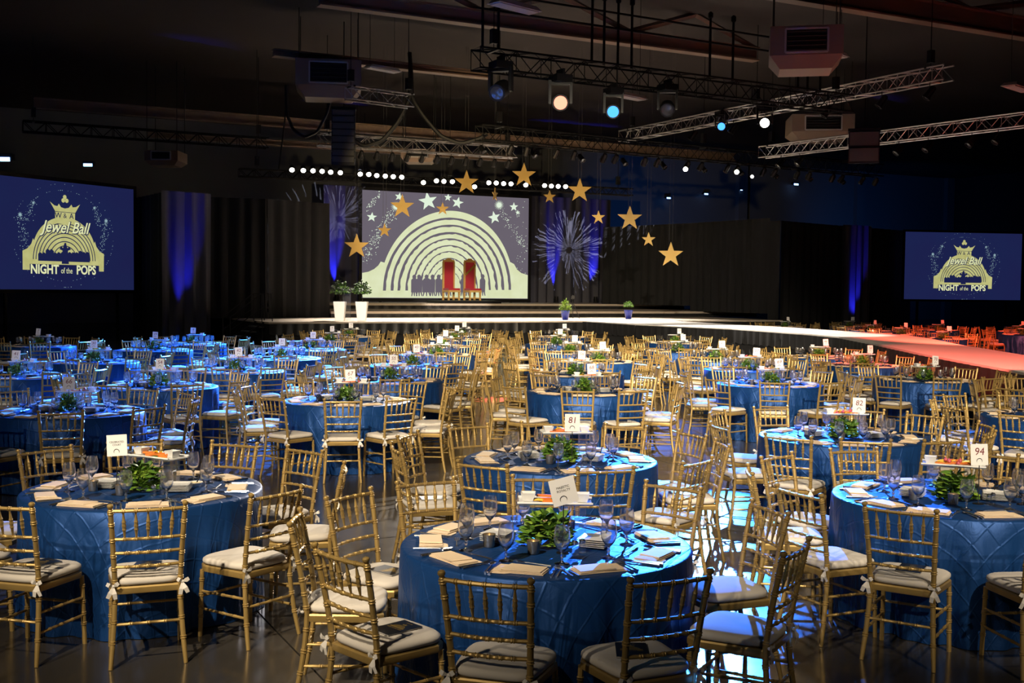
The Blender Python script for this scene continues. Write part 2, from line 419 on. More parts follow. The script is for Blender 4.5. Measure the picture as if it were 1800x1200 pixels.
# pilasters on the far wall
for i, px in enumerate((1303, 1510, 1668, 1752)):
    p = PY(px, 370, YF - 0.2)
    wallbox('trim_%d' % (i + 1), (p.x, YF - 0.2, ZC / 2), (0.8, 0.4, ZC), 'bluewall', 'shallow pilaster on the grey wall')

# ---------------------------------------------------------------- stage and runway
YS = P(700, 565.5, STAGE_Z).y
XS0 = P(452, 564, STAGE_Z).x
Z1, Z2 = STAGE_Z + RISE, STAGE_Z + 2 * RISE
YR1 = P(700, 547, Z1).y; YR2 = P(700, 533, Z2).y
XR0 = PY(582, 548, YR1).x; XR1e = PY(1330, 548, YR1).x; XR2e = PY(1203, 536, YR2).x
YE = YF - 1.5
XSE = PY(1325, 555, YS + 2).x
YRE = PD(780, 430, 58.5).y + 3.0
def pleats(p0, p1, z0, z1, wl=0.16, amp=0.025, lean=0.0, jit=0.3, seg=4, hem=0.0, seed=1, rows=2):
    rr = random.Random(seed); mb = MB(); p0 = Vector(p0).to_2d(); p1 = Vector(p1).to_2d()
    L = (p1 - p0).length; d = (p1 - p0) / L; nrm = Vector((d.y, -d.x)); n = max(2, int(L / wl * seg))
    ph = 0.0; vs = []
    cols = []
    for i in range(n + 1):
        ph += (2 * math.pi / seg) * (1 + rr.uniform(-jit, jit))
        a = math.sin(ph) * amp * rr.uniform(0.5, 1.2)
        hz = hem * max(0, math.sin(ph * 1.0))
        cols.append((i / n * L, a, hz))
    for j in range(rows + 1):
        t = j / rows
        for (sx, a, hz) in cols:
            q = p0 + d * sx + nrm * (a * (0.45 + 0.55 * (1 - t)))
            vs.append((q.x, q.y, z0 + hz * (1 - t) + (z1 - z0 - hz * (1 - t)) * t))
    fs = [(j * (n + 1) + i, j * (n + 1) + i + 1, (j + 1) * (n + 1) + i + 1, (j + 1) * (n + 1) + i) for j in range(rows) for i in range(n)]
    mb.add(vs, fs); return mb

st = empty('stage', (0, 0, 0)); tag(st, 'wide low stage with cream carpeted top and black pleated skirt', 'stage')
link('deck', MB().box(((XS0 + XSE) / 2, (YS + YE) / 2, STAGE_Z - 0.03), (XSE - XS0, YE - YS, 0.06)).mesh('deck', 'carpet', False), st)
link('base', MB().box(((XS0 + XSE) / 2, (YS + YE) / 2 + 0.06, (STAGE_Z - 0.06) / 2), (XSE - XS0 - 0.2, YE - YS - 0.1, STAGE_Z - 0.06)).mesh('base', 'blackcloth', False), st)
link('skirt', pleats((XS0, YS - 0.03, 0), (XSE, YS - 0.03, 0), 0.38, STAGE_Z - 0.05, 0.42, 0.05, hem=0.05, seed=3).mesh('skirt', 'skirt'), st)
for nm, xa, xb, ya, zt in (('lower_riser', XR0, XR1e, YR1, Z1), ('upper_riser', XR0, XR2e, YR2, Z2)):
    r_ = empty(nm, (0, 0, 0)); tag(r_, 'long %s with cream carpet edge and black pleated face' % ('lower riser on the stage' if zt == Z1 else 'upper riser carrying the thrones and screen'), 'riser')
    link('tread', MB().box(((xa + xb) / 2, (ya + YRE) / 2, zt - 0.05), (xb - xa, YRE - ya, 0.10)).mesh('tread', 'carpet', False), r_)
    link('base', MB().box(((xa + xb) / 2, (ya + YRE) / 2 + 0.1, zt - 0.1 - (RISE - 0.1) / 2), (xb - xa - 0.1, YRE - ya - 0.2, RISE - 0.1)).mesh('base', 'blackcloth', False), r_)
    link('pleated_face', pleats((xa, ya + 0.03, 0), (xb, ya + 0.03, 0), zt - RISE, zt - 0.10, 0.5, 0.03, seed=7).mesh('pleated_face', 'skirt'), r_)

near = [(1008, 563), (1120, 570), (1287, 577.5), (1420, 587), (1475, 592), (1538, 604), (1622, 622), (1698, 636), (1764, 648), (1822, 659)]
far = [(1135, 560.5), (1287, 570), (1420, 577.5), (1500, 583), (1589, 588.5), (1640, 596), (1689, 606), (1800, 624), (1860, 636)]
N_ = [P(x, y, STAGE_Z) for x, y in near]; F_ = [P(x, y, STAGE_Z) for x, y in far]
N_[0] = N_[1].lerp(N_[0], (N_[1].y - YS + .01) / (N_[1].y - N_[0].y)); F_[0] = F_[1].lerp(F_[0], (F_[1].y - YS + .01) / (F_[1].y - F_[0].y))
poly = [(p.x, p.y) for p in N_] + [(p.x, p.y) for p in F_[::-1]]
def area(q): return sum(q[i][0] * q[(i + 1) % len(q)][1] - q[(i + 1) % len(q)][0] * q[i][1] for i in range(len(q)))
if area(poly) < 0: poly = poly[::-1]
rw = empty('runway', (0, 0, 0)); tag(rw, 'long white bending runway reaching from the stage into the hall', 'runway')
link('deck', MB().prism(poly, STAGE_Z - 0.05, STAGE_Z + 0.004).mesh('deck', 'runway', False), rw)
cx = sum(p[0] for p in poly) / len(poly); cy = sum(p[1] for p in poly) / len(poly)
link('base', MB().prism(poly, 0.0, STAGE_Z - 0.05).mesh('base', 'blackcloth', False), rw)
k = 0
for seq in (N_, F_):
    for a, b in zip(seq[:-1], seq[1:]):
        d = (b - a); nrm = Vector((d.y, -d.x, 0)).normalized()
        mid = (a + b) / 2
        side = -1 if seq is N_ else 1
        nn = RIGHT2 * side; nrm = nrm if nrm.dot(nn) > 0 else -nrm
        off = nrm * 0.05; k += 1
        link('skirt', pleats(a + off, b + off, 0.36, STAGE_Z - 0.03, 0.40, 0.045, hem=0.05, seed=20 + k).mesh('skirt', 'skirt'), rw)

# ---------------------------------------------------------------- drapes
def drape(px_pts, zt, zb, m, lab, cat='drape', wl=0.55, amp=0.10, seed=1, group=None):
    mb = MB()
    for i in range(len(px_pts) - 1):
        q = pleats(px_pts[i], px_pts[i + 1], zb, zt, wl, amp, seed=seed + i, seg=6, jit=0.25, rows=4)
        mb.add(q.v, q.f)
    o = link('drape', mb.mesh('drape', m)); tag(o, lab, cat, group); return o
YSCR = PD(780, 430, 58.5).y
def gy(px, Y): p = PY(px, 500, Y); return (p.x, p.y, 0)
def gd(px, D): p = PD(px, 500, D); return (p.x, p.y, 0)
drape([gy(568, YSCR + 1.6), gy(640, YSCR + 1.6)], 7.3, Z2, 'bluedrape', 'uplit blue satin drape beside the two white planters', seed=2)
drape([gy(925, YSCR + 1.6), gy(1072, YSCR + 1.6)], 7.3, Z2, 'bluedrape', 'blue satin drape with a projected firework, behind the blue pots', seed=5)
drape([gd(283, 42), gd(372, 43.5)], 5.65, 0.0, 'bluedrape', 'tall uplit blue drape beside the stage stairs', seed=8)
drape([gd(362, 43.6), gd(470, 44.4), gd(578, 46.5)], 5.55, 0.0 if False else STAGE_Z, 'blackcloth', 'black masking drape between the stage stairs and the white planters', seed=11)
drape([gd(1060, 60), gd(1215, 55.5)], 5.45, Z2, 'blackcloth', 'black masking drape behind the monitor wedges', seed=14)
drape([gd(1215, 55.5), gd(1350, 51.2)], 5.45, Z1, 'blackcloth', 'black masking drape between the monitor wedges and the stage end', seed=15)
drape([gd(1352, 50.9), gd(1370, 50.5), gd(1480, 54), gd(1600, 58)], 5.3, 0.0, 'blackcloth', 'black masking drape beside the smaller screen', seed=17)
drape([gd(1478, 53), gd(1530, 54)], 5.3, 0.0, 'bluedrape', 'narrow uplit blue drape near the smaller screen', wl=0.4, seed=19)
drape([gd(238, 46), gd(285, 43)], 5.65, 0.0, 'blackcloth', 'narrow black drape beside the large side screen', seed=23)
bd = drape([gd(640, 61), gd(928, 66)], 8.0, 6.75, 'blackcloth', 'black swagged border drape above the stage screen', wl=0.9, amp=0.12, seed=29)
for px_, D__ in ((640, 61), (784, 63.5), (928, 66)):
    q_ = gd(px_, D__); link('hanging_line', MB().tube([(q_[0], q_[1], 7.9), (q_[0], q_[1], ZC)], .02, 5).mesh('hanging_line', 'black'), bd)
link('batten', MB().tube([Vector(gd(640, 61)) + Vector((0, 0, 7.95)), Vector(gd(928, 66)) + Vector((0, 0, 7.95))], .04, 6).mesh('batten', 'black'), bd)
for px, D in ((324, 42.2), (1503, 53.2)):
    q = PD(px, 500, D); n_ = (EYE - q).to_2d().normalized().to_3d()
    spot('drape_uplight', (q.x + n_.x * .28, q.y + n_.y * .28, 0.10), (q.x - n_.x * .55, q.y - n_.y * .55, 3.6), 2600 if px < 900 else 2000, DEEP, 25, 0.9, 0.05)
for px in (590, 978, 1047):
    p = PY(px, 524, YSCR + 1.1)
    spot('drape_uplight', (p.x, p.y + .15, Z2 + 0.40), (p.x + .1, p.y + .75, Z2 + 4.2), 4200, DEEP, 26, 0.9, 0.05)
# firework gobos thrown by real projectors with a procedural slide
def gobo(loc, target, power, angle, seed):
    o = spot('gobo_projector_light', loc, target, power, (0.8, 0.8, 1.0), angle, 0.05, 0.004)
    l = o.data; l.use_nodes = True; nt = l.node_tree; em = nt.nodes['Emission']
    tc = nt.nodes.new('ShaderNodeTexCoord'); sp = nt.nodes.new('ShaderNodeSeparateXYZ'); nt.links.new(tc.outputs['Normal'], sp.inputs[0])
    def mth(op, a, b=None):
        n = nt.nodes.new('ShaderNodeMath'); n.operation = op
        for i, q in enumerate((a, b)):
            if q is None: continue
            if isinstance(q, (int, float)): n.inputs[i].default_value = q
            else: nt.links.new(q, n.inputs[i])
        return n.outputs[0]
    x = mth('DIVIDE', sp.outputs[0], sp.outputs[2]); y = mth('DIVIDE', sp.outputs[1], sp.outputs[2])
    r = mth('SQRT', mth('ADD', mth('MULTIPLY', x, x), mth('MULTIPLY', y, y)))
    th = mth('ARCTAN2', y, x)
    rn = mth('DIVIDE', r, math.tan(math.radians(angle / 2)))
    cv = nt.nodes.new('ShaderNodeCombineXYZ')
    nt.links.new(mth('MULTIPLY', mth('COSINE', th), 15.0), cv.inputs[0]); nt.links.new(mth('MULTIPLY', mth('SINE', th), 15.0), cv.inputs[1])
    nt.links.new(mth('ADD', mth('MULTIPLY', rn, 1.6), seed), cv.inputs[2])
    nz = nt.nodes.new('ShaderNodeTexNoise'); nz.inputs['Scale'].default_value = 1.5; nz.inputs['Detail'].default_value = 2
    nt.links.new(cv.outputs[0], nz.inputs['Vector'])
    thr = mth('ADD', mth('MULTIPLY', rn, 0.11), 0.50)
    streak = mth('GREATER_THAN', nz.outputs['Fac'], thr)
    ring = mth('MULTIPLY', mth('GREATER_THAN', rn, 0.07), mth('LESS_THAN', rn, 0.92))
    nt.links.new(mth('MULTIPLY', mth('MULTIPLY', streak, ring), 1.0), em.inputs['Strength'])
    em.inputs['Color'].default_value = (1, 1, 1, 1)
t = PY(1000, 440, YSCR + 1.6); gobo((t.x + 1.0, t.y - 12, 7.2), t, 12000, 23, 1.0)
t = PY(596, 385, YSCR + 1.6); gobo((t.x - 3.0, t.y - 12, 7.2), t, 7000, 23, 4.0)

# ---------------------------------------------------------------- screens (projected pictures, flat prints on the sheet)
def star_poly(cx, cy, r, rot=0.0, k=0.40):
    return [(cx + (r if i % 2 == 0 else r * k) * math.sin(rot + i * math.pi / 5), cy + (r if i % 2 == 0 else r * k) * math.cos(rot + i * math.pi / 5)) for i in range(10)]
def flat(mb, poly, off):                          # polygon fan in the screen's x,z plane facing -y
    b = len(mb.v); n = len(poly)
    mb.v += [(x, -off, z) for x, z in poly]; mb.f.append(tuple(b + i for i in range(n))); mb.m.append(mb.k)
def strip(mb, A, B, off):
    n = len(A); b = len(mb.v); mb.v += [(x, -off, z) for x, z in A] + [(x, -off, z) for x, z in B]
    for i in range(n - 1): mb.f.append((b + i, b + i + 1, b + n + i + 1, b + n + i)); mb.m.append(mb.k)
def frame_parts(par, w, h, t=0.12, m='black'):
    mb = MB()
    mb.box((w / 2, 0.03, -t / 2), (w + 2 * t, 0.10, t)); mb.box((w / 2, 0.03, h + t / 2), (w + 2 * t, 0.10, t))
    mb.box((-t / 2, 0.03, h / 2), (t, 0.10, h)); mb.box((w + t / 2, 0.03, h / 2), (t, 0.10, h))
    link('frame', mb.mesh('frame', m, False), par)

# main screen, drawn in the photograph's crop coordinates
a = PY(635.8, 523, YSCR); b_ = PY(927.6, 526, YSCR); tl = PY(635.8, 332.6, YSCR); tr = PY(927.6, 349.3, YSCR)
W = b_.x - a.x; zb = (a.z + b_.z) / 2; Hh = (tl.z + tr.z) / 2 - zb
ms = empty('stage_screen', (a.x, YSCR, zb)); tag(ms, 'large stage screen showing a cream bandshell, stars and silhouettes', 'screen')
link('sheet', MB().box((W / 2, 0.03, Hh / 2), (W, 0.05, Hh)).mesh('sheet', 'scr_bg', False), ms)
frame_parts(ms, W, Hh, 0.16)
def S(zx, zy):
    s = (zx - 325) / 1250.0; top = 225 + 72 * s; bot = 1040 + 15 * s
    return (s * W, (1 - (zy - top) / (bot - top)) * Hh)
def arc(rx, ry, cxx=957, base=985, n=48, a0=0.0, a1=math.pi, jag=0, seed=0):
    rr = random.Random(seed)
    return [S(cxx - (rx + rr.uniform(-jag, jag)) * math.cos(a0 + (a1 - a0) * i / n), base - (ry + rr.uniform(-jag, jag)) * math.sin(a0 + (a1 - a0) * i / n)) for i in range(n + 1)]
mb = MB()
out = [S(327, 850), S(370, 842), S(410, 822), S(440, 795), S(458, 765)]
oa = arc(505, 600, a0=0.36, a1=math.pi - 0.36)
outline = out + oa + [S(1462, 790), S(1485, 830), S(1520, 858), S(1573, 874)]
base_line = [S(327 + (1573 - 327) * i / (len(outline) - 1), 1036 + 15 * i / (len(outline) - 1)) for i in range(len(outline))]
strip(mb, base_line, outline, 0.006)
link('bandshell', mb.mesh('bandshell', 'scr_cream', False), ms)
mb = MB()
for i, (rx, ry, th) in enumerate(((482, 548, 20), (428, 495, 19), (378, 440, 19), (322, 392, 15), (272, 342, 13), (222, 296, 11), (176, 246, 9), (136, 196, 7), (98, 150, 6))):
    jg = 5 if i else 2
    strip(mb, arc(rx, ry, jag=1, seed=i), arc(rx - th, ry - th * 0.8, jag=jg, seed=i + 40), 0.010)
link('arch_lines', mb.mesh('arch_lines', 'scr_bg', False), ms)
mb = MB(); rr = random.Random(3)
for i, (sx, w_) in enumerate(((700, 46), (735, 50), (790, 62), (835, 40), (880, 48), (920, 44), (955, 40), (1065, 40), (1090, 44), (1215, 44))):
    hh = rr.uniform(0.9, 1.08)
    flat(mb, [S(sx - w_ * .5, 1000), S(sx - w_ * .5, 905 + rr.uniform(-8, 8)), S(sx - w_ * .25, 893), S(sx + w_ * .25, 893), S(sx + w_ * .5, 908 + rr.uniform(-8, 8)), S(sx + w_ * .45, 1000)], 0.013)
    flat(mb, [S(sx + 15 * math.cos(t * math.pi / 4), 882 + 18 * math.sin(t * math.pi / 4)) for t in range(8)], 0.013)
    for dx in (-w_ * .3, 0, w_ * .3):
        flat(mb, [S(sx + dx - 5, 1000), S(sx + dx + 6, 1000), S(sx + dx * 1.4 + 5, 1028), S(sx + dx * 1.4 - 2, 1028)], 0.013)
link('musician_silhouettes', mb.mesh('musician_silhouettes', 'scr_bg', False), ms)
mb = MB()
for (sx, sy, r_, ro) in ((587, 278, 34, .2), (797, 312, 72, -.15), (945, 285, 30, .1), (1018, 325, 46, .25), (393, 430, 38, .1), (1302, 438, 50, -.2), (1455, 360, 36, 0), (1486, 402, 20, 0)):
    flat(mb, [S(sx + (r_ if i % 2 == 0 else r_ * .42) * math.sin(ro + i * math.pi / 5), sy - (r_ if i % 2 == 0 else r_ * .42) * math.cos(ro + i * math.pi / 5)) for i in range(10)], 0.010)
for (sx, sy) in ((565, 352), (1338, 345)):
    flat(mb, [S(sx + (40 if i % 2 else 16) * math.sin(i * math.pi / 18), sy - (40 if i % 2 else 16) * math.cos(i * math.pi / 18)) for i in range(36)], 0.012)
link('printed_stars', mb.mesh('printed_stars', 'scr_pale', False), ms)
mb = MB()
for i in range(430):
    t = rr.random()
    if i < 220: sx = 545 - 205 * t ** 0.9 + rr.gauss(0, 22); sy = 380 + 380 * t + rr.gauss(0, 16)
    elif i < 290: sx = rr.uniform(350, 450) ; sy = 250 + 140 * (450 - sx) / 100 + rr.gauss(0, 14)
    elif i < 390: sx = 1345 + 210 * t + rr.gauss(0, 14); sy = 375 + 300 * t + rr.gauss(0, 22)
    else: sx = rr.uniform(1480, 1570); sy = rr.uniform(320, 860)
    if 332 < sx < 1568 and not (480 < sx < 1430 and sy > 600):
        q = rr.uniform(1.5, 4.2); flat(mb, [S(sx - q, sy), S(sx, sy + q), S(sx + q, sy), S(sx, sy - q)], 0.011)
link('sparkle_trails', mb.mesh('sparkle_trails', 'scr_pale', False), ms)
fb = PY(780, 528, YSCR); 
# legs that stand the screen on the riser
link('legs', MB().box((1.0, 0.05, -(zb - Z2) / 2), (0.12, 0.10, zb - Z2)).box((W - 1.0, 0.05, -(zb - Z2) / 2), (0.12, 0.10, zb - Z2)).mesh('legs', 'black', False), ms)

def logo_screen(name, p_l, p_r, z0, z1, lab, cxn, k, frame_t):
    """p_l,p_r bottom corners; cxn = logo centre as fraction of width; k = metres per logo unit"""
    p_l = Vector(p_l); p_r = Vector(p_r); w = (p_r - p_l).to_2d().length; h = z1 - z0
    ang = math.atan2(p_r.y - p_l.y, p_r.x - p_l.x)
    e = empty(name, (p_l.x, p_l.y, z0), ang); tag(e, lab, 'screen')
    link('sheet', MB().box((w / 2, 0.03, h / 2), (w, 0.05, h)).mesh('sheet', 'scr_navy', False), e)
    frame_parts(e, w, h, frame_t)
    def T(x, y): return (w * cxn + (x - 872) * k, h / 2 - (y - 590) * k)
    mb = MB()                                                        # shell body
    outl = [T(500, 848), T(500, 712), T(540, 695), T(575, 660), T(590, 620)] + [T(872 - 285 * math.cos(t), 712 - 262 * math.sin(t)) for t in [0.30 + (math.pi - .6) * i / 30 for i in range(31)]] + [T(1152, 620), T(1167, 660), T(1200, 697), T(1240, 714), T(1237, 852)]
    bl = [T(500 + 737 * i / (len(outl) - 1), 850) for i in range(len(outl))]
    strip(mb, bl, outl, 0.006); link('bandshell', mb.mesh('bandshell', 'scr_gold', False), e)
    mb = MB()
    for rx in (285, 262, 236, 208, 178, 146, 112): 
        A_ = [T(872 - rx * math.cos(t), 772 - rx * .98 * math.sin(t)) for t in [math.pi * i / 36 for i in range(37)]]
        B_ = [T(872 - (rx - 7) * math.cos(t), 772 - (rx - 7) * .98 * math.sin(t)) for t in [math.pi * i / 36 for i in range(37)]]
        strip(mb, A_, B_, 0.010)
    r2 = random.Random(2)
    for i in range(14):
        sx = 652 + i * 33; hy = r2.uniform(695, 725)
        if abs(sx - 872) < 20: continue
        flat(mb, [T(sx - 20, 782), T(sx - 20, hy + 8), T(sx - 6, hy - 6), T(sx + 8, hy), T(sx + 20, hy + 10), T(sx + 20, 782)], 0.012)
    flat(mb, [T(840, 800), T(848, 700), T(820, 690), T(838, 668), T(852, 682), T(866, 645), T(880, 645), T(894, 682), T(908, 668), T(926, 690), T(898, 700), T(906, 800)], 0.012)
    flat(mb, [T(866, 657), T(873, 672), T(884, 657), T(882, 642), T(868, 642)], 0.0121)
    flat(mb, [T(560, 806), T(1190, 806), T(1190, 890), T(560, 890)], 0.009)
    link('silhouettes_and_lines', mb.mesh('silhouettes_and_lines', 'scr_navy', False), e)
    mb = MB()                                                        # crown
    flat(mb, [T(785, 410), T(738, 342), T(778, 368), T(806, 372), T(818, 352), T(838, 378), T(872, 385), T(908, 378), T(932, 352), T(944, 372), T(974, 368), T(1012, 346), T(968, 412)], 0.014)
    flat(mb, [T(783, 414), T(966, 416), T(964, 468), T(785, 466)], 0.014)
    flat(mb, [T(790, 476), T(960, 476), T(990, 500), T(760, 500)], 0.014)
    for (sx, sy, r_) in ((872, 300, 17), (858, 326, 17), (890, 326, 17)):
        flat(mb, [T(sx + r_ * math.cos(t * .785), sy + r_ * math.sin(t * .785)) for t in range(8)], 0.014 + r_ * 1e-5)
    link('crown', mb.mesh('crown', 'scr_gold', False), e)
    def tx(s, x, y, size, m, shear=0.0, bold=0.0, off=0.018, sx=1.0, sy=1.0, nm='lettering'):
        o = link(nm, text_mesh(s, 1.0, m, shear, bold), e); px_, pz_ = T(x, y)
        o.location = (px_, -off, pz_); o.rotation_euler = (math.pi / 2, 0, 0); o.scale = (size * k * sx, size * k * sy, 1); return o
    tx('Jewel Ball', 880, 532, 128, 'scr_navy', 0.35, 0.05, 0.016, 0.86, 0.95)
    tx('Jewel Ball', 876, 530, 128, 'scr_ltgold', 0.35, 0.012, 0.019, 0.86, 0.95)
    tx('NIGHT', 688, 846, 98, 'scr_ltgold', 0, 0.03, sx=0.82, sy=0.95); tx('of the', 885, 852, 62, 'scr_ltgold', 0, 0.0, sx=0.72)
    tx('POPS', 1066, 846, 98, 'scr_ltgold', 0, 0.03, sx=0.82, sy=0.95)
    tx('W', 812, 441, 58, 'scr_navy', 0, 0.01); tx('&', 873, 441, 52, 'scr_navy'); tx('A', 932, 441, 58, 'scr_navy', 0, 0.01)
    mb = MB(); r3 = random.Random(9)
    for sgn in (-1, 1):
        for i in range(150):
            t = r3.random(); q = r3.uniform(1.4, 4.0)
            if i < 90: x, y = 872 + sgn * (392 - 55 * t + r3.gauss(0, 17)), 470 + 235 * t
            else: x, y = 872 + sgn * (275 + 55 * t + r3.gauss(0, 16)), 350 + 150 * t
            flat(mb, [T(x - q, y), T(x, y + q), T(x + q, y), T(x, y - q)], 0.008)
        for (x, y, r_) in ((872 + sgn * 390, 455, 22), (872 + sgn * 277, 362, 15)):
            flat(mb, [T(x + (r_ if i % 2 else r_ * .4) * math.sin(i * math.pi / 8), y + (r_ if i % 2 else r_ * .4) * math.cos(i * math.pi / 8)) for i in range(16)], 0.011)
    for i in range(110):
        an = 2 * math.pi * i / 110 + r3.gauss(0, .02); rad = r3.choice((1.0, .88)); q = r3.uniform(1.5, 3.6)
        x, y = 872 + 460 * rad * math.cos(an), 590 + 385 * rad * math.sin(an)
        flat(mb, [T(x - q, y), T(x, y + q), T(x + q, y), T(x, y - q)], 0.0085)
    link('sparkles', mb.mesh('sparkles', 'scr_spark', False), e)
    lg = MB()
    for xx in (w * 0.12, w * 0.88): lg.box((xx, 0.06, -z0 / 2), (0.10, 0.08, z0))
    link('legs', lg.mesh('legs', 'black', False), e)
    return e
pr = PD(235.5, 509.5, 45.0); pl = PD(0, 507.6, 39.6); dv = (pl - pr); pl = pl + dv * 0.09
zt_ = PD(236.5, 333, 45.0).z
logo_screen('side_screen', (pl.x, pl.y), (pr.x, pr.y), pr.z, zt_, 'large navy side screen with a crowned bandshell logo, beside the uplit blue drape', 0.50, 3.06 / 737 * 1.2, 0.14)
pl = PD(1588.5, 525.5, 56.5); pr = PD(1793.5, 525.5, 57.5)
logo_screen('side_screen', (pl.x, pl.y), (pr.x, pr.y), pl.z, pl.z + 117 * 57 / FPX, 'smaller navy side screen with a crowned bandshell logo, beyond the red-lit tables', 0.50, 3.2 / 737, 0.10)

# ---------------------------------------------------------------- gilt ballroom chair
def ringed(p0, p1, r, marks, n=8, bow=None, mid=0):
    """turned rod from p0 to p1 with double bamboo rings at the given fractions; bow(t) offsets it"""
    p0 = Vector(p0); p1 = Vector(p1); L = (p1 - p0).length; e = 0.0045 / L
    ts = {0.0: r, 1.0: r}
    for i in range(1, mid + 1): ts[i / (mid + 1)] = r
    for m_ in marks:
        for k_, q in ((-2.2, 1), (-1.6, 1.28), (-0.9, 1.28), (-0.3, 1.0), (0.3, 1.0), (0.9, 1.28), (1.6, 1.28), (2.2, 1)):
            t = m_ + k_ * e
            if 0 < t < 1: ts[t] = r * q
    tt = sorted(ts); pts = []
    for t in tt:
        p = p0.lerp(p1, t)
        if bow: p = p + Vector(bow(t))
        pts.append(p)
    return MB().tube(pts, [ts[t] for t in tt], n)
def post_x(z):   # half distance between the back posts
    return 0.172 + (0.024 * ((z - 0.43) / 0.48) ** 1.2 if z > 0.43 else 0.026 * ((0.43 - z) / 0.43) ** 1.5)
def post_y(z):
    return -0.195 - (0.085 * ((z - 0.43) / 0.48) ** 1.3 if z > 0.43 else 0.060 * ((0.43 - z) / 0.43) ** 1.6)
def post_mesh(s, simple=False):
    zs = [0.0, 0.10, 0.20, 0.30, 0.38, 0.43, 0.50, 0.58, 0.66, 0.74, 0.82, 0.875]
    if simple:
        zs = [0.0, 0.2, 0.43, 0.66, 0.90]
        return MB().tube([(s * post_x(z), post_y(z), z) for z in zs], [0.013, 0.0145, 0.015, 0.0145, 0.015], 5)
    ts = {z: 0.0145 if z > 0.05 else 0.012 for z in zs}
    for m_ in (0.14, 0.25, 0.36, 0.475, 0.545, 0.62, 0.71, 0.80, 0.868):
        for k_, q in ((-.011, 1), (-.008, 1.24), (-.004, 1.24), (-.001, 1), (.001, 1), (.004, 1.24), (.008, 1.24), (.011, 1)):
            ts[m_ + k_] = 0.0145 * q
    ts.update({0.885: 0.0145, 0.889: 0.010, 0.893: 0.011, 0.899: 0.0158, 0.906: 0.0178, 0.913: 0.0158, 0.918: 0.008})
    for z in (0.875,): ts.pop(z, None)
    z_ = sorted(ts)
    return MB().tube([(s * post_x(z), post_y(z), z) for z in z_], [ts[z] for z in z_], 9)
def rail(z, r, marks, bow=0.022, simple=False):
    x = post_x(z); y = post_y(z)
    f = lambda t: (0, -bow * 4 * t * (1 - t), 0)
    if simple: return MB().tube([Vector((-x, y, z)).lerp(Vector((x, y, z)), t) + Vector(f(t)) for t in (0, .33, .67, 1)], r, 5)
    return ringed((-x, y, z), (x, y, z), r, marks, 7, f, 6)
def spindle(i, simple=False):
    t = (i + 1) / 6.0; zt, zb = 0.872, 0.715
    xt = -post_x(zt) + 2 * post_x(zt) * t; xb = -post_x(zb) + 2 * post_x(zb) * t
    bw = -0.022 * 4 * t * (1 - t)
    a = Vector((xb * 0.98, post_y(zb) + bw, zb)); b = Vector((xt, post_y(zt) + bw, zt))
    if simple: return MB().tube([a, a.lerp(b, .5), b], [0.006, 0.0105, 0.006], 5)
    prof = [(0, .0052), (.10, .0052), (.32, .0088), (.36, .012), (.40, .0095), (.46, .0105), (.50, .0125), (.54, .0105), (.60, .0095), (.64, .012), (.68, .0088), (.90, .0052), (1, .0052)]
    return MB().tube([a.lerp(b, p[0]) for p in prof], [p[1] for p in prof], 7)
FL = [(-0.188, 0.175), (0.188, 0.175)]
def seat_frame(simple=False):
    hw_f, hw_b = 0.205, 0.178
    pl_ = [(-hw_b, -0.205), (hw_b, -0.205), (hw_f, 0.14), (0.17, 0.195), (0, 0.205), (-0.17, 0.195), (-hw_f, 0.14)]
    mb = MB(); n = len(pl_); zs = [(0.400, 0.985), (0.406, 1.0), (0.432, 1.0), (0.440, 0.975)]
    vs = [(x * k_, y * k_, z) for z, k_ in zs for x, y in pl_]
    fs = [(j * n + i, j * n + (i + 1) % n, (j + 1) * n + (i + 1) % n, (j + 1) * n + i) for j in range(len(zs) - 1) for i in range(n)]
    fs += [tuple(range(n))[::-1], tuple((len(zs) - 1) * n + i for i in range(n))]
    return mb.add(vs, fs)
def cushion(simple=False):
    n = 14 if simple else 32; mb = MB(); vs = []; fs = []
    lay = [(0.441, 0.90), (0.446, 0.99), (0.458, 1.03), (0.474, 1.02), (0.485, 0.95), (0.490, 0.80), (0.493, 0.45)]
    if simple: lay = [(0.441, 0.95), (0.462, 1.03), (0.484, 0.93), (0.491, 0.5)]
    for z, k_ in lay:
        for i in range(n):
            w = 2 * math.pi * i / n; c, s = math.cos(w), math.sin(w); e = 0.42
            x = math.copysign(abs(c) ** e, c); y = math.copysign(abs(s) ** e, s)
            ww = 0.192 + 0.016 * y
            wob = 1 + (0.006 * math.sin(5 * w) if k_ > 0.9 and not simple else 0)
            vs.append((x * ww * k_ * wob, (y * 0.198 - 0.004) * k_ * wob, z))
    L = len(lay)
    for j in range(L - 1):
        for i in range(n): fs.append((j * n + i, j * n + (i + 1) % n, (j + 1) * n + (i + 1) % n, (j + 1) * n + i))
    fs += [tuple(range(n))[::-1], tuple((L - 1) * n + i for i in range(n))]
    return mb.add(vs, fs)
def tie(s):
    mb = MB(); x, y, z = s * 0.182, -0.212, 0.452
    for dx, dz, L in ((s * 0.035, 0.018, 1), (-s * 0.028, 0.020, 1), (s * 0.030, -0.062, 2), (-s * 0.012, -0.070, 2)):
        p0 = Vector((x, y - 0.008, z)); p1 = Vector((x + dx, y - 0.020, z + dz)); d = (p1 - p0).normalized(); u = d.cross(Vector((0, 1, 0))).normalized() * 0.010
        m_ = p0.lerp(p1, 0.55) + Vector((0, -0.010, 0))
        mb.add([p0 - u * .3, p0 + u * .3, m_ + u * 1.2, p1 + u, p1 - u, m_ - u * 1.2], [(0, 1, 2, 5), (5, 2, 3, 4)])
    mb.lathe([(0.004, -0.008), (0.010, -0.003), (0.010, 0.003), (0.004, 0.008)], 7, (x, y - 0.006, z))
    return mb
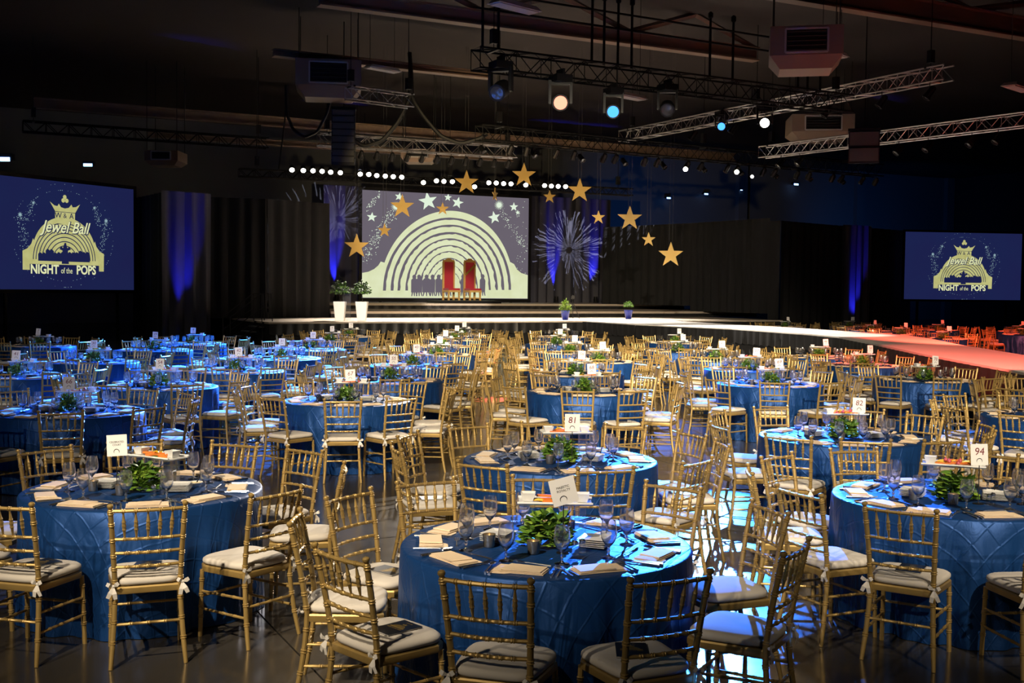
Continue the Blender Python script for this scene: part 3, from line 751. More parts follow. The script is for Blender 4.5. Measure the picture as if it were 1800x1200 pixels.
def stretchers():
    out = []
    for s in (-1, 1):
        for z0, z1 in ((0.285, 0.275), (0.175, 0.170)):
            out.append(((s * post_x(z0), post_y(z0), z0), (s * 0.190, 0.172, z1)))
    out.append(((-0.190, 0.172, 0.245), (0.190, 0.172, 0.245)))
    out.append(((-post_x(.235), post_y(.235), 0.235), (post_x(.235), post_y(.235), 0.235)))
    return out
def front_leg(s, simple=False):
    a = (s * 0.194, 0.182, 0.0); b = (s * 0.186, 0.170, 0.405)
    if simple: return MB().tube([a, b], [0.011, 0.014], 5)
    return ringed(a, b, 0.0135, (0.3, 0.45, 0.62, 0.85), 8)

chairP = Proto('ballroom_chair')
chairP.part('back_post', post_mesh(-1).mesh('back_post', 'gold')); chairP.part('back_post', post_mesh(1).mesh('back_post', 'gold'))
chairP.part('front_leg', front_leg(-1).mesh('front_leg', 'gold')); chairP.part('front_leg', front_leg(1).mesh('front_leg', 'gold'))
chairP.part('seat_frame', seat_frame().mesh('seat_frame', 'gold', True, 30))
ci = chairP.part('seat_cushion', cushion().mesh('seat_cushion', 'ivory', True, 60))
chairP.part('cushion_tie', tie(-1).mesh('cushion_tie', 'ribbon', False), under=ci); chairP.part('cushion_tie', tie(1).mesh('cushion_tie', 'ribbon', False), under=ci)
chairP.part('top_rail', rail(0.877, 0.0105, (1 / 6, 2 / 6, 3 / 6, 4 / 6, 5 / 6)).mesh('top_rail', 'gold'))
for z, mk in ((0.715, (1 / 6, 2 / 6, 3 / 6, 4 / 6, 5 / 6)), (0.635, (.2, .35, .5, .65, .8)), (0.555, (.2, .35, .5, .65, .8))):
    chairP.part('back_slat', rail(z, 0.0092, mk).mesh('back_slat', 'gold'))
for i in range(5): chairP.part('spindle', spindle(i).mesh('spindle', 'gold'))
for a, b in stretchers(): chairP.part('stretcher', ringed(a, b, 0.0082, (.25, .5, .75), 7).mesh('stretcher', 'gold'))

mb = MB()
for q in (post_mesh(-1, True), post_mesh(1, True), front_leg(-1, True), front_leg(1, True), seat_frame(), rail(0.877, 0.0115, (), simple=True), rail(0.715, .010, (), simple=True), rail(0.635, .010, (), simple=True), rail(0.555, .010, (), simple=True)):
    mb.add(q.v, q.f)
for i in range(5): q = spindle(i, True); mb.add(q.v, q.f)
for a, b in stretchers(): mb.tube([a, b], 0.009, 5)
for s in (-1, 1): mb.lathe([(0.006, 0.898), (0.018, 0.906), (0.008, 0.918)], 6, (s * post_x(.9), post_y(.9), 0))
SIMPLE_FRAME = mb
chairM = Proto('ballroom_chair')
chairM.part('chair_frame', mb.mesh('chair_frame', 'gold')); chairM.part('seat_cushion', cushion(True).mesh('seat_cushion_plain', 'ivory', True, 60))

# ---------------------------------------------------------------- tablecloths
RT, ZT = 0.762, 0.765
def cloth_mesh(seed, n=200):
    rr = random.Random(seed); me_v = []; uvs = []; uvb = []; f = []
    comps = [(rr.randint(6, 8), rr.uniform(0, 6.28), 0.8), (rr.randint(12, 15), rr.uniform(0, 6.28), 1.0), (rr.randint(21, 27), rr.uniform(0, 6.28), 0.55)]
    def fold(w): return sum(a * math.sin(k_ * w + p) for k_, p, a in comps) / 2.0
    rings = [(0.0, ZT, 0), (0.25, ZT, 0), (0.5, ZT, 0), (0.70, ZT, 0), (RT - 0.012, ZT - 0.001, 0), (RT - 0.003, ZT - 0.005, 0), (RT + 0.002, ZT - 0.016, 0)]
    for j in range(1, 10):
        t = j / 9; rings.append((RT + 0.004 + 0.014 * t, ZT - 0.016 - (ZT - 0.020) * t, t))
    rho = 0.0; prev = None
    for (r, z, t) in rings:
        if prev is not None: rho += math.hypot(r - prev[0], z - prev[1])
        prev = (r, z)
        for i in range(n):
            w = 2 * math.pi * i / n
            fo = fold(w); am = 0.062 * min(1, t * 1.1) ** 0.75
            rr_ = r + am * (fo if fo < 0 else fo * 0.38) + (0.006 * math.sin(23 * w + seed) * t)
            ww = w + 0.03 * t * math.sin(3 * w + seed)
            me_v.append((rr_ * math.cos(ww), rr_ * math.sin(ww), max(z, 0.003))); uvs.append((rho * math.cos(w), rho * math.sin(w))); uvb.append((7.0 * abs(1 - i / (n / 2)) + 0.8 * math.sin(w), rho))
    for j in range(len(rings) - 1):
        for i in range(n): f.append((j * n + i, j * n + (i + 1) % n, (j + 1) * n + (i + 1) % n, (j + 1) * n + i)[::-1])
    me = bpy.data.meshes.new('tablecloth'); me.from_pydata(me_v, [], f); me.materials.append(M['cloth']); me.update()
    uvl = me.uv_layers.new(name='UVMap'); uv2 = me.uv_layers.new(name='Fall'); li = [0] * len(me.loops); me.loops.foreach_get('vertex_index', li)
    uvl.data.foreach_set('uv', [c for i in li for c in uvs[i]])
    uv2.data.foreach_set('uv', [c for i in li for c in uvb[i]])
    me.polygons.foreach_set('use_smooth', [True] * len(me.polygons))
    return me
CL = [cloth_mesh(s) for s in (1, 2, 3)]
TOP = MB().lathe([(0.73, 0.735), (0.745, 0.738), (0.745, 0.755), (0.74, 0.758)], 32).mesh('table_top', 'black', False)
LEG = MB().lathe([(0.30, 0.0), (0.30, 0.02), (0.04, 0.04), (0.04, 0.70), (0.25, 0.735)], 16).mesh('table_pedestal', 'black')

# ---------------------------------------------------------------- tableware
gobletP = Proto('water_goblet')
gobletP.part('goblet', MB().lathe([(0.036, 0.0), (0.037, 0.002), (0.030, 0.005), (0.010, 0.010), (0.0055, 0.020), (0.0055, 0.032), (0.0095, 0.038), (0.0060, 0.044), (0.0065, 0.054), (0.016, 0.063), (0.029, 0.080), (0.038, 0.100), (0.0415, 0.122), (0.0405, 0.145), (0.0365, 0.170), (0.0335, 0.188), (0.0325, 0.188), (0.0355, 0.170), (0.0393, 0.145), (0.040, 0.122), (0.0365, 0.101), (0.027, 0.082), (0.012, 0.068)], 20, cap=True).mesh('goblet', 'crystal', True, 70))
def napkin(seed):
    rr = random.Random(seed); mb = MB()
    def sheet(L, Wd, z, t, ang, dx=0, dy=0):
        m = Matrix.Rotation(ang, 3, 'Z'); nx_, ny_ = 8, 4; vs = []; fs = []
        for s in (0, 1):
            for j in range(ny_ + 1):
                for i in range(nx_ + 1):
                    u, v = i / nx_, j / ny_
                    ed = min(u, 1 - u, v, 1 - v)
                    zz = z + (t * (0.55 + 0.45 * min(1, ed * 6)) if s else 0) + 0.003 * math.sin(5 * u + seed) * (1 if s else 0) * min(1, ed * 8)
                    vs.append(m @ Vector(((u - .5) * L + dx, (v - .5) * Wd * (1 - 0.05 * math.sin(3 * u + seed)) + dy, zz)))
        n = (nx_ + 1) * (ny_ + 1)
        for s in (0, 1):
            for j in range(ny_):
                for i in range(nx_):
                    q = (j * (nx_ + 1) + i, j * (nx_ + 1) + i + 1, (j + 1) * (nx_ + 1) + i + 1, (j + 1) * (nx_ + 1) + i)
                    fs.append(tuple(x + s * n for x in (q if s else q[::-1])))
        rim = [i for i in range(nx_ + 1)] + [j * (nx_ + 1) + nx_ for j in range(1, ny_ + 1)] + [ny_ * (nx_ + 1) + i for i in range(nx_ - 1, -1, -1)] + [j * (nx_ + 1) for j in range(ny_ - 1, 0, -1)]
        for a_, b2 in zip(rim, rim[1:] + rim[:1]): fs.append((a_, b2, b2 + n, a_ + n))
        mb.add(vs, fs)
    sheet(0.250, 0.125, 0.001, 0.006, 0)
    sheet(0.244, 0.118, 0.007, 0.006, rr.uniform(-.04, .04))
    a = rr.uniform(0.02, 0.05)
    mb.add([(-0.118, -0.055, 0.0130), (0.02 + a, -0.060, 0.0135), (0.085, 0.056, 0.0135), (-0.11, 0.057, 0.0130), (-0.118, -0.055, 0.0165), (0.02 + a, -0.060, 0.0185), (0.080, 0.056, 0.0185), (-0.11, 0.057, 0.0165)],
           [(0, 3, 2, 1), (4, 5, 6, 7), (0, 1, 5, 4), (1, 2, 6, 5), (2, 3, 7, 6), (3, 0, 4, 7)])
    mb.add([(0.105, 0.05, 0.001), (0.15, 0.085, 0.0015), (0.06, 0.085, 0.0015), (0.02, 0.05, 0.001), (0.105, 0.05, 0.004), (0.15, 0.085, 0.0035), (0.06, 0.085, 0.0035), (0.02, 0.05, 0.004)],
           [(0, 3, 2, 1), (4, 5, 6, 7), (0, 1, 5, 4), (1, 2, 6, 5), (2, 3, 7, 6), (3, 0, 4, 7)])
    return mb.mesh('napkin', 'napkin', True, 50)
NAPS = [napkin(s) for s in range(4)]
def fork():
    mb = MB(); mb.tube([(0, -0.10, 0.004), (0, -0.06, 0.005), (0, 0.02, 0.006), (0, 0.045, 0.004)], [0.006, 0.005, 0.003, 0.004], 6)
    mb.add([(-0.012, 0.055, .004), (0.012, 0.055, .004), (0.003, 0.04, .005), (-0.003, 0.04, .005), (-0.012, 0.055, .006), (0.012, 0.055, .006), (0.003, 0.04, .007), (-0.003, 0.04, .007)], [(3, 2, 1, 0), (4, 5, 6, 7), (0, 1, 5, 4), (1, 2, 6, 5), (2, 3, 7, 6), (3, 0, 4, 7)])
    for x in (-.0105, -.0035, .0035, .0105): mb.tube([(x, 0.054, .005), (x, 0.075, .007), (x * .95, 0.10, .011)], [.0022, .002, .0012], 5)
    return mb.mesh('fork', 'steel')
def knife():
    mb = MB(); mb.tube([(0, -0.11, 0.005), (0, -0.05, 0.006), (0, 0.0, 0.005)], [0.007, 0.0065, 0.004], 6)
    mb.add([(-.003, 0, .003), (.008, .005, .003), (.009, .09, .003), (.0, .115, .003), (-.003, 0, .0055), (.008, .005, .0045), (.009, .09, .0045), (.0, .115, .0055)], [(3, 2, 1, 0), (4, 5, 6, 7), (0, 1, 5, 4), (1, 2, 6, 5), (2, 3, 7, 6), (3, 0, 4, 7)])
    return mb.mesh('knife', 'steel')
def spoon():
    mb = MB(); mb.tube([(0, -0.10, 0.004), (0, -0.05, 0.005), (0, 0.04, 0.006)], [0.006, 0.005, 0.003], 6)
    n = 12; vs = []; fs = []
    for k_, z in ((1.0, 0.009), (0.75, 0.005), (0.3, 0.003)):
        for i in range(n): w = 2 * math.pi * i / n; vs.append((.018 * k_ * math.cos(w), .065 + .028 * k_ * math.sin(w), z))
    for j in range(2):
        for i in range(n): fs.append((j * n + i, j * n + (i + 1) % n, (j + 1) * n + (i + 1) % n, (j + 1) * n + i))
    fs.append(tuple(2 * n + i for i in range(n))); mb.add(vs, fs)
    return mb.mesh('spoon', 'steel')
FORK, KNIFE, SPOON = fork(), knife(), spoon()
PLATE = MB().sqlathe([(0.045, 0.0), (0.050, 0.002), (0.072, 0.011), (0.076, 0.0125), (0.074, 0.0135), (0.050, 0.006), (0.03, 0.005)]).mesh('side_plate', 'china', False)
BOWL = MB().sqlathe([(0.022, 0.0), (0.026, 0.002), (0.040, 0.046), (0.037, 0.046), (0.024, 0.008)]).mesh('square_bowl', 'china', False)
DISH = MB().lathe([(0.025, 0), (0.03, .003), (.052, .030), (.050, .031), (.046, .026)], 20).mesh('butter_dish', 'china', True, 50)
DIPM = MB().lathe([(0.046, .026), (.02, .028)], 16).mesh('butter', 'dip')
DSPOON = MB().tube([(0.01, 0.0, .027), (0.028, 0.01, .05), (0.038, .015, .085)], [.004, .003, .0045], 6).mesh('serving_spoon', 'black')
votiveP = Proto('votive_candle')
votiveP.part('holder', MB().lathe([(0.026, 0), (0.029, .003), (0.034, .068), (0.0315, .068), (0.027, .02), (0.01, .018)], 16).mesh('votive_holder', 'mercury', True, 50))
w_ = votiveP.part('candle', MB().lathe([(0.024, .019), (0.024, .040), (0.006, .041)], 12).mesh('votive_wax', 'wax'))
votiveP.part('flame', MB().lathe([(0.001, .042), (0.004, .048), (0.003, .055), (0.0005, .062)], 8).mesh('votive_flame', 'flame'), under=w_)
shakerP = Proto('salt_shaker')
s_ = shakerP.part('jar', MB().lathe([(0.020, 0), (0.021, .002), (0.015, .045), (0.015, .052)], 8).mesh('shaker_jar', 'glass', False))
shakerP.part('cap', MB().lathe([(0.0155, .05), (0.016, .062), (0.008, .070)], 10).mesh('shaker_cap', 'steel'))
# raised platter on two clear blocks
platterP = Proto('raised_platter')
platterP.part('tray', MB().box((0, 0, 0.196), (0.39, 0.16, 0.008)).box((0, 0.087, 0.203), (0.40, 0.018, 0.010), Matrix.Rotation(.5, 3, 'X')).box((0, -0.087, 0.203), (0.40, 0.018, 0.010), Matrix.Rotation(-.5, 3, 'X')).mesh('platter_tray', 'china', False))
for s in (-1, 1): platterP.part('riser_block', MB().box((s * 0.135, 0, 0.096), (0.06, 0.09, 0.19)).mesh('riser_block', 'glass', False))
def leaf_geo(mb, p, d, up, L, Wd):
    d = d.normalized(); s = d.cross(up)
    if s.length < 1e-4: s = Vector((1, 0, 0))
    s.normalize(); n = s.cross(d)
    tip = p + d * L + n * (-0.18 * L)
    m1 = p + d * (0.35 * L) + n * (.06 * L); m2 = p + d * (0.7 * L)
    mb.add([p, m1 + s * Wd - n * Wd * .25, m2 + s * Wd * .8 - n * Wd * .2, tip, m2 - s * Wd * .8 - n * Wd * .2, m1 - s * Wd - n * Wd * .25, m1 + n * .1 * Wd, m2 + n * .05 * Wd],
           [(0, 1, 6), (1, 2, 7, 6), (2, 3, 7), (3, 4, 7), (4, 5, 6, 7), (5, 0, 6)])
def foliage(rx, ry, rz, n, L, Wd, seed, zc=0.0, below=0.15):
    rr = random.Random(seed); mb = MB()
    for i in range(n):
        th = rr.uniform(0, 6.283); ph = math.asin(rr.uniform(-below, 1)); k_ = rr.uniform(0.45, 1.0)
        dirv = Vector((math.cos(th) * math.cos(ph), math.sin(th) * math.cos(ph), math.sin(ph)))
        p = Vector((dirv.x * rx * k_, dirv.y * ry * k_, zc + max(0.014, dirv.z * rz * k_)))
        d = (dirv + Vector((rr.gauss(0, .5), rr.gauss(0, .5), rr.gauss(0, .4))))
        if zc == 0.0: d.z = abs(d.z) * .8 + .15
        mb.k = 0 if rr.random() < .6 else (1 if rr.random() < .6 else 2)
        leaf_geo(mb, p, d, Vector((rr.gauss(0, .3), rr.gauss(0, .3), 1)), L * rr.uniform(.6, 1.25), Wd * rr.uniform(.7, 1.2))
    mb.k = 0
    return mb
FOL = [foliage(0.125, 0.095, 0.165, 300, 0.052, 0.020, s).mesh('foliage', ['leaf', 'leaf2', 'leafd'], False) for s in (1, 2, 3)]
LEAFS = []
for s_i, m_ in enumerate(('leaf', 'leaf2', 'leaf')):
    q = MB(); leaf_geo(q, Vector((0, 0, 0)), Vector((0, 1, 0)), Vector((0, 0, 1)), 0.075, 0.030); LEAFS.append(q.mesh('leaf', m_, True, 80))
POM = MB(); rr = random.Random(8)
for i in range(160):
    th = rr.uniform(0, 6.283); ph = math.asin(rr.uniform(-.4, 1)); d = Vector((math.cos(th) * math.cos(ph), math.sin(th) * math.cos(ph), math.sin(ph)))
    leaf_geo(POM, d * 0.026, d + Vector((rr.gauss(0, .25), rr.gauss(0, .25), 0)), Vector((0, 0, 1)), 0.016, 0.006)
POM.lathe([(0.004, -.03), (0.026, -.012), (0.03, .005), (0.02, .022), (0.004, .03)], 10)
POM = POM.mesh('blossom_ball', 'leaf2', False)
VEG = [('carrot_stick', MB().box((0, 0, .006), (.10, .013, .013)).mesh('carrot_stick', 'carrot', False), 'orange carrot stick'),
       ('radish', MB().lathe([(.002, 0), (.011, .004), (.014, .012), (.009, .022), (.003, .026), (.002, .036)], 10).mesh('radish', 'radish'), 'pink radish'),
       ('cucumber_slice', MB().lathe([(.017, 0), (.018, .002), (.018, .005), (.016, .007)], 14).mesh('cucumber_slice', 'cuke', True, 40), 'green cucumber slice'),
       ('pepper_strip', MB().tube([(-.035, 0, .006), (-.012, .006, .012), (.012, .006, .012), (.035, 0, .006)], [.004, .007, .007, .004], 7).mesh('pepper_strip', 'pepper'), 'yellow pepper strip')]
# card and stand
standM = MB().lathe([(0.035, 0), (0.035, .003), (0.006, .006), (0.0028, .010), (0.0028, .255)], 10)
standM.tube([(0.018 * math.sin(w), 0, 0.273 - 0.018 * math.cos(w)) for w in [2 * math.pi * i / 20 for i in range(21)]], 0.0022, 5, False)
STAND = standM.mesh('card_stand', 'black')
CARD = MB().box((0, 0.004, 0.0), (0.115, 0.002, 0.135)).mesh('card', 'card', False)
CARDW = MB().box((0, 0.004, 0.0), (0.135, 0.002, 0.135)).mesh('card_wide', 'card', False)
bookP = Proto('programme_booklet')
bp = bookP.part('pages', MB().box((0, 0, 0.003), (0.138, 0.198, 0.004)).mesh('booklet_pages', 'paper', False))
cv = bookP.part('cover', MB().box((0, 0, 0.0062), (0.140, 0.200, 0.0022)).box((0, 0, 0.0006), (0.140, 0.200, 0.0012)).mesh('booklet_cover', 'booklet', False))
em = MB()
for i in range(5):
    r0 = 0.040 - i * .007
    for j in range(12):
        a0, a1 = math.pi * j / 12, math.pi * (j + 1) / 12
        em.add([(r0 * math.cos(a0), .005 + r0 * .8 * math.sin(a0), .0076), (r0 * math.cos(a1), .005 + r0 * .8 * math.sin(a1), .0076), ((r0 - .004) * math.cos(a1), .005 + (r0 - .004) * .8 * math.sin(a1), .0076), ((r0 - .004) * math.cos(a0), .005 + (r0 - .004) * .8 * math.sin(a0), .0076)], [(0, 1, 2, 3)])
em.add([(-.050, -.004, .0076), (.050, -.004, .0076), (.050, .006, .0076), (-.050, .006, .0076)], [(0, 1, 2, 3)])
em.add([(-.012, .042, .0076), (.012, .042, .0076), (.018, .058, .0076), (.006, .050, .0076), (0, .062, .0076), (-.006, .050, .0076), (-.018, .058, .0076)], [(0, 1, 2, 3, 4, 5, 6)])
bookP.part('emblem', em.mesh('booklet_emblem', 'goldprint', False), under=cv)
bookP.part('lettering', text_mesh('NIGHT of the POPS', 0.0125, 'goldprint', 0, 0.0002, 0.0001), loc=(0, -0.016, .0077), under=cv)
bookP.part('lettering', text_mesh('Jewel Ball', 0.011, 'goldprint', 0.3, 0, 0.0001), loc=(0, 0.078, .0077), under=cv)
bookM = Proto('programme_booklet'); bookM.part('booklet', MB().box((0, 0, .004), (.14, .2, .007)).mesh('booklet_plain', 'booklet', False))

# ---------------------------------------------------------------- tables: name, centre (right, forward), chair angles
CHAIR_R = 1.0
tables = [
    ('Majestic Royalty', (0.19, 5.85), (-50, -88, -118, -146, 180, 142, 105, 63, 22, -12), (993, 868)),
    ('Celebrated Court', (-2.41, 7.31), (19, 53, 95, 136, 168, -160, -129, -95, -57, -18), (218, 780)),
    ('94', (2.90, 7.30), (4, -34, -64, -100, -132, -168, 146, 110, 75, 40), (1693, 800)),
    ('81', (0.39, 8.78), (-27, 11, 46, 92, 120, 151, -175, -142, -107, -74), (970, 744)),
    ('82', (3.08, 10.36), (-37, -8, 22, 55, 88, 125, 155, -163, -127, -72), (1502, 716)),
]
def from_card(n, px, py, ph=None, push=0.22):
    p = P(px, py, 1.09); X = p.dot(RIGHT2); D = p.dot(FWD2)
    ph = R.uniform(-18, 18) if ph is None else ph
    k_ = (D + push) / D
    tables.append((str(n), (X * k_ - 0.05, D + push), tuple(ph + 36 * i + R.uniform(-4, 4) for i in range(10)), (px, py)))
for t in ((66, 130, 672, 17), (67, 616, 658, 3), (68, 1034, 647, -9), (69, 1360, 637, -14), (70, 1632, 632, -10),
          (54, 286, 638), (55, 691, 631), (56, 1018, 623), (57, 1322, 617), (58, 1518, 612),
          (41, 36, 623), (42, 422, 617), (43, 731, 611), (44, 1056, 606), (45, 1262, 604), (46, 1446, 601),
          (30, 170, 604), (31, 497, 600), (32, 772, 596), (33, 1007, 594), (34, 1196, 592),
          (19, 276, 588), (20, 551, 588), (21, 782, 585), (22, 982, 582), (23, 1190, 581),
          (7, 72, 582), (8, 342, 580), (9, 584, 577), (10, 802, 576), (11, 990, 572.5), (12, 617, 571), (13, 815, 570)):
    from_card(*t)
tables.append(('83', (5.95, 12.2), tuple(-5 + 36 * i for i in range(10)), None))
tables.append(('71', (7.55, 15.0), tuple(10 + 36 * i for i in range(10)), None))
FAR_T = []
for i, (px, py, dx, dd) in enumerate(((1393, 567, 1.2, 6.0), (1525, 567, 0.6, 1.5), (1548, 571, 1.0, 1.0), (1611, 577, 1.1, 0.8), (1638, 568, 0.2, 0), (1681, 572, 0.2, 0), (1745, 578, 0.2, 0), (1790, 571, 0.2, 0))):
    p = P(px, py, 1.09); X, D = p.dot(RIGHT2), p.dot(FWD2); FAR_T.append((X + dx, D + dd))
extra = []
for (X, D) in FAR_T:
    for ex, ed in ((2.9, 1.4), (1.2, 3.1)):
        q = (X + ex, D + ed)
        if all(math.hypot(q[0] - a, q[1] - b) > 2.5 for a, b in FAR_T + extra) and abs(q[0] / q[1]) < 0.50: extra.append(q)
# keep far tables clear of each other
kept = []
for q in FAR_T + extra:
    if all(math.hypot(q[0] - a, q[1] - b) > 2.45 for a, b in kept): kept.append(q)
for i, q in enumerate(kept):
    tables.append(('far%d' % i, q, tuple(R.uniform(0, 36) + 36 * j for j in range(10)), None))
tables.sort(key=lambda t: t[1][1])
# settle centres that ended up too close
for it in range(30):
    for i in range(len(tables)):
        for j in range(i):
            a, b = tables[i][1], tables[j][1]; dx, dd = a[0] - b[0], a[1] - b[1]; L = math.hypot(dx, dd)
            if L < 2.55 and i > 4:
                m_ = (2.56 - L) * (1.0 if j < 5 else 0.5) / max(L, .01)
                tables[i] = (tables[i][0], (a[0] + dx * m_, a[1] + dd * m_)) + tables[i][2:]
                if j >= 5: tables[j] = (tables[j][0], (b[0] - dx * m_, b[1] - dd * m_)) + tables[j][2:]

ONES = 'zero one two three four five six seven eight nine ten eleven twelve thirteen'.split()
TENS = dict(zip('123456789', 'x twenty thirty forty fifty sixty seventy eighty ninety'.split()))
def words(n):
    if int(n) < 14: return ONES[int(n)]
    if int(n) == 19: return 'nineteen'
    return TENS[n[0]] + ('-' + ONES[int(n[1])] if n[1] != '0' else '')
def where(n):
    if n.startswith('far'): return 'a far table beyond the red-lit runway'
    if n == '83': return 'the cardless table beside table eighty-two'
    if n == '71': return 'the cardless table by the runway end'
    if n.isdigit(): return 'table ' + words(n)
    return 'the %s table' % n
def on_runway(p, m=0.42):
    ins = False
    for i in range(len(poly)):
        a, b = Vector(poly[i]), Vector(poly[(i + 1) % len(poly)]); q = Vector((p.x, p.y))
        if (a.y > q.y) != (b.y > q.y) and q.x < (b.x - a.x) * (q.y - a.y) / (b.y - a.y) + a.x: ins = not ins
        t = max(0, min(1, (q - a).dot(b - a) / max(1e-6, (b - a).length_squared)))
        if (q - a.lerp(b, t)).length < m: return True
    return ins
def in_view(p, m=60):
    x, y, k_ = PIX(p); return k_ > 0.5 and -m < x < 1800 + m and y < 1200 + m
full_count = dict(chair=0, goblet=0, napkin=0)
stuff_ch = MB(); stuff_cu = MB(); stuff_g = MB(); stuff_n = MB()
CUS = cushion(True)
SIMPLE_GOB = MB().lathe([(0.036, 0.0), (0.006, 0.012), (0.006, 0.05), (0.029, 0.080), (0.0415, 0.122), (0.0335, 0.188)], 8)
SIMPLE_NAP = MB().box((0, 0, .012), (.235, .115, .022))
placed_chairs = []
for ti, (name, (X, D), angs, card) in enumerate(tables):
    w = where(name); far_ = name.startswith('far'); c0 = C(X, D)
    near5 = ti < 5; det = D < 14.2
    e = empty('banquet_table', c0, R.uniform(0, 6.28))
    tag(e, ('round table under a blue cloth beyond the red-lit runway' if far_ else 'round table under a long blue pintucked cloth, ' + w), 'table', 'far tables beyond the runway' if far_ else 'round tables under blue cloths')
    tcl = link('tablecloth', CL[ti % 3], e); link('table_top', TOP, e); link('pedestal', LEG, e)
    # chairs -----------------------------------------------------------
    for ai, a in enumerate(angs):
        ar = math.radians(a); r_ = CHAIR_R + R.uniform(-0.01, 0.04)
        px_, pd_ = X + math.sin(ar) * r_, D - math.cos(ar) * r_
        p = C(px_, pd_); dv = C(-math.sin(ar), math.cos(ar)); yaw = math.atan2(-dv.x, dv.y) + R.uniform(-.10, .10)
        if not (in_view(p) or in_view(p + Vector((0, 0, .9)))): continue
        if any((p - q).length < 0.43 for q in placed_chairs): continue
        # keep clear of runway and stage
        if p.y > YS - 0.5 or on_runway(p): continue
        placed_chairs.append(p)
        if full_count['chair'] < 300 and not far_:
            full_count['chair'] += 1
            pr_ = chairP if det else chairM
            has_book = R.random() < (0.45 if det else 0.25)
            if name == 'Majestic Royalty': has_book = ai in (0, 2, 4, 8)
            if (name == 'Celebrated Court' and ai == 0) or (name == '94' and ai == 1): has_book = True
            pr_.place(p, yaw, 'gold ballroom chair with %s at %s' % ('a programme on its cushion' if has_book else 'a bare ivory cushion', w), 'chair', 'chairs at ' + w)
            if has_book:
                f_ = Vector((-math.sin(yaw), math.cos(yaw), 0))
                (bookP if det else bookM).place(p + f_ * 0.03 + Vector((R.uniform(-.02, .02), R.uniform(-.02, .02), 0.4945)), yaw + R.uniform(-.5, .5), 'black gold-printed programme booklet on a chair at ' + w, 'booklet', 'programmes on chairs at ' + w)
        else:
            m_ = Matrix.Translation(p) @ Matrix.Rotation(yaw, 4, 'Z')
            stuff_ch.add([m_ @ Vector(v) for v in SIMPLE_FRAME.v], SIMPLE_FRAME.f)
            stuff_cu.add([m_ @ Vector(v) for v in CUS.v], CUS.f)
    # place settings ---------------------------------------------------
    for ai, a in enumerate(angs):
        ar = math.radians(a)
        rd = C(math.sin(ar), -math.cos(ar)); tn = Vector((-rd.y, rd.x, 0))
        base = c0 + Vector((0, 0, ZT + 0.001)); yaw = math.atan2(-rd.x, rd.y) + math.pi
        gp = base + rd * R.uniform(0.40, 0.44) + tn * R.uniform(-0.14, -0.09)
        np_ = base + rd * 0.605 + tn * R.uniform(-.015, .015)
        if not in_view(np_, 120): continue
        if full_count['goblet'] < 300 and not far_:
            full_count['goblet'] += 1; full_count['napkin'] += 1
            gobletP.place(gp, R.uniform(0, 6), 'clear stemmed water goblet on ' + w, 'goblet', 'goblets on ' + w)
            o = link('napkin', NAPS[(ai + ti) % 4]); o.location = np_; o.rotation_euler = (0, 0, yaw + R.uniform(-.12, .12) + (math.pi if R.random() < .4 else 0))
            tag(o, 'folded champagne napkin at a place on ' + w, 'napkin', 'napkins on ' + w)
        else:
            stuff_g.add([Vector(v) + gp for v in SIMPLE_GOB.v], SIMPLE_GOB.f)
            m_ = Matrix.Translation(np_) @ Matrix.Rotation(yaw, 4, 'Z'); stuff_n.add([m_ @ Vector(v) for v in SIMPLE_NAP.v], SIMPLE_NAP.f)
        if ti < 7:
            for nm, me, dt, dr, sp_ in (('fork', FORK, 0.148, 0.59, 0.05), ('fork', FORK, 0.174, 0.585, 0.03), ('knife', KNIFE, -0.142, 0.59, 0.03), ('spoon', SPOON, -0.168, 0.59, 0.03), ('fork', FORK, 0.02, 0.47, 1.6)):
                if nm == 'fork' and sp_ > 1 and R.random() < .4: continue
                if dt in (0.174, -0.168) and min(abs((a - a2 + 180) % 360 - 180) for a2 in angs if a2 != a) < 34: continue
                q = base + rd * dr + tn * dt
                if (q - c0).to_2d().length > RT - 0.10: q = c0 + (q - c0).to_2d().to_3d().normalized() * (RT - 0.115) + Vector((0, 0, ZT + .001))
                o = link(nm, me); o.location = q; o.rotation_euler = (0, 0, yaw + (R.uniform(-sp_, sp_) if sp_ < 1 else math.pi / 2 + R.uniform(-.3, .3)))
                tag(o, 'polished steel %s beside a napkin on %s' % (nm, w) if sp_ < 1 else 'steel dessert fork lying above a napkin on ' + w, nm, nm + 's on ' + w)
    # centre -----------------------------------------------------------
    top = c0 + Vector((0, 0, ZT + 0.001)); ra = YAW * -1 + R.uniform(-.3, .3)
    def at(dx, dd, z=0.0): return top + C(dx, dd, z)
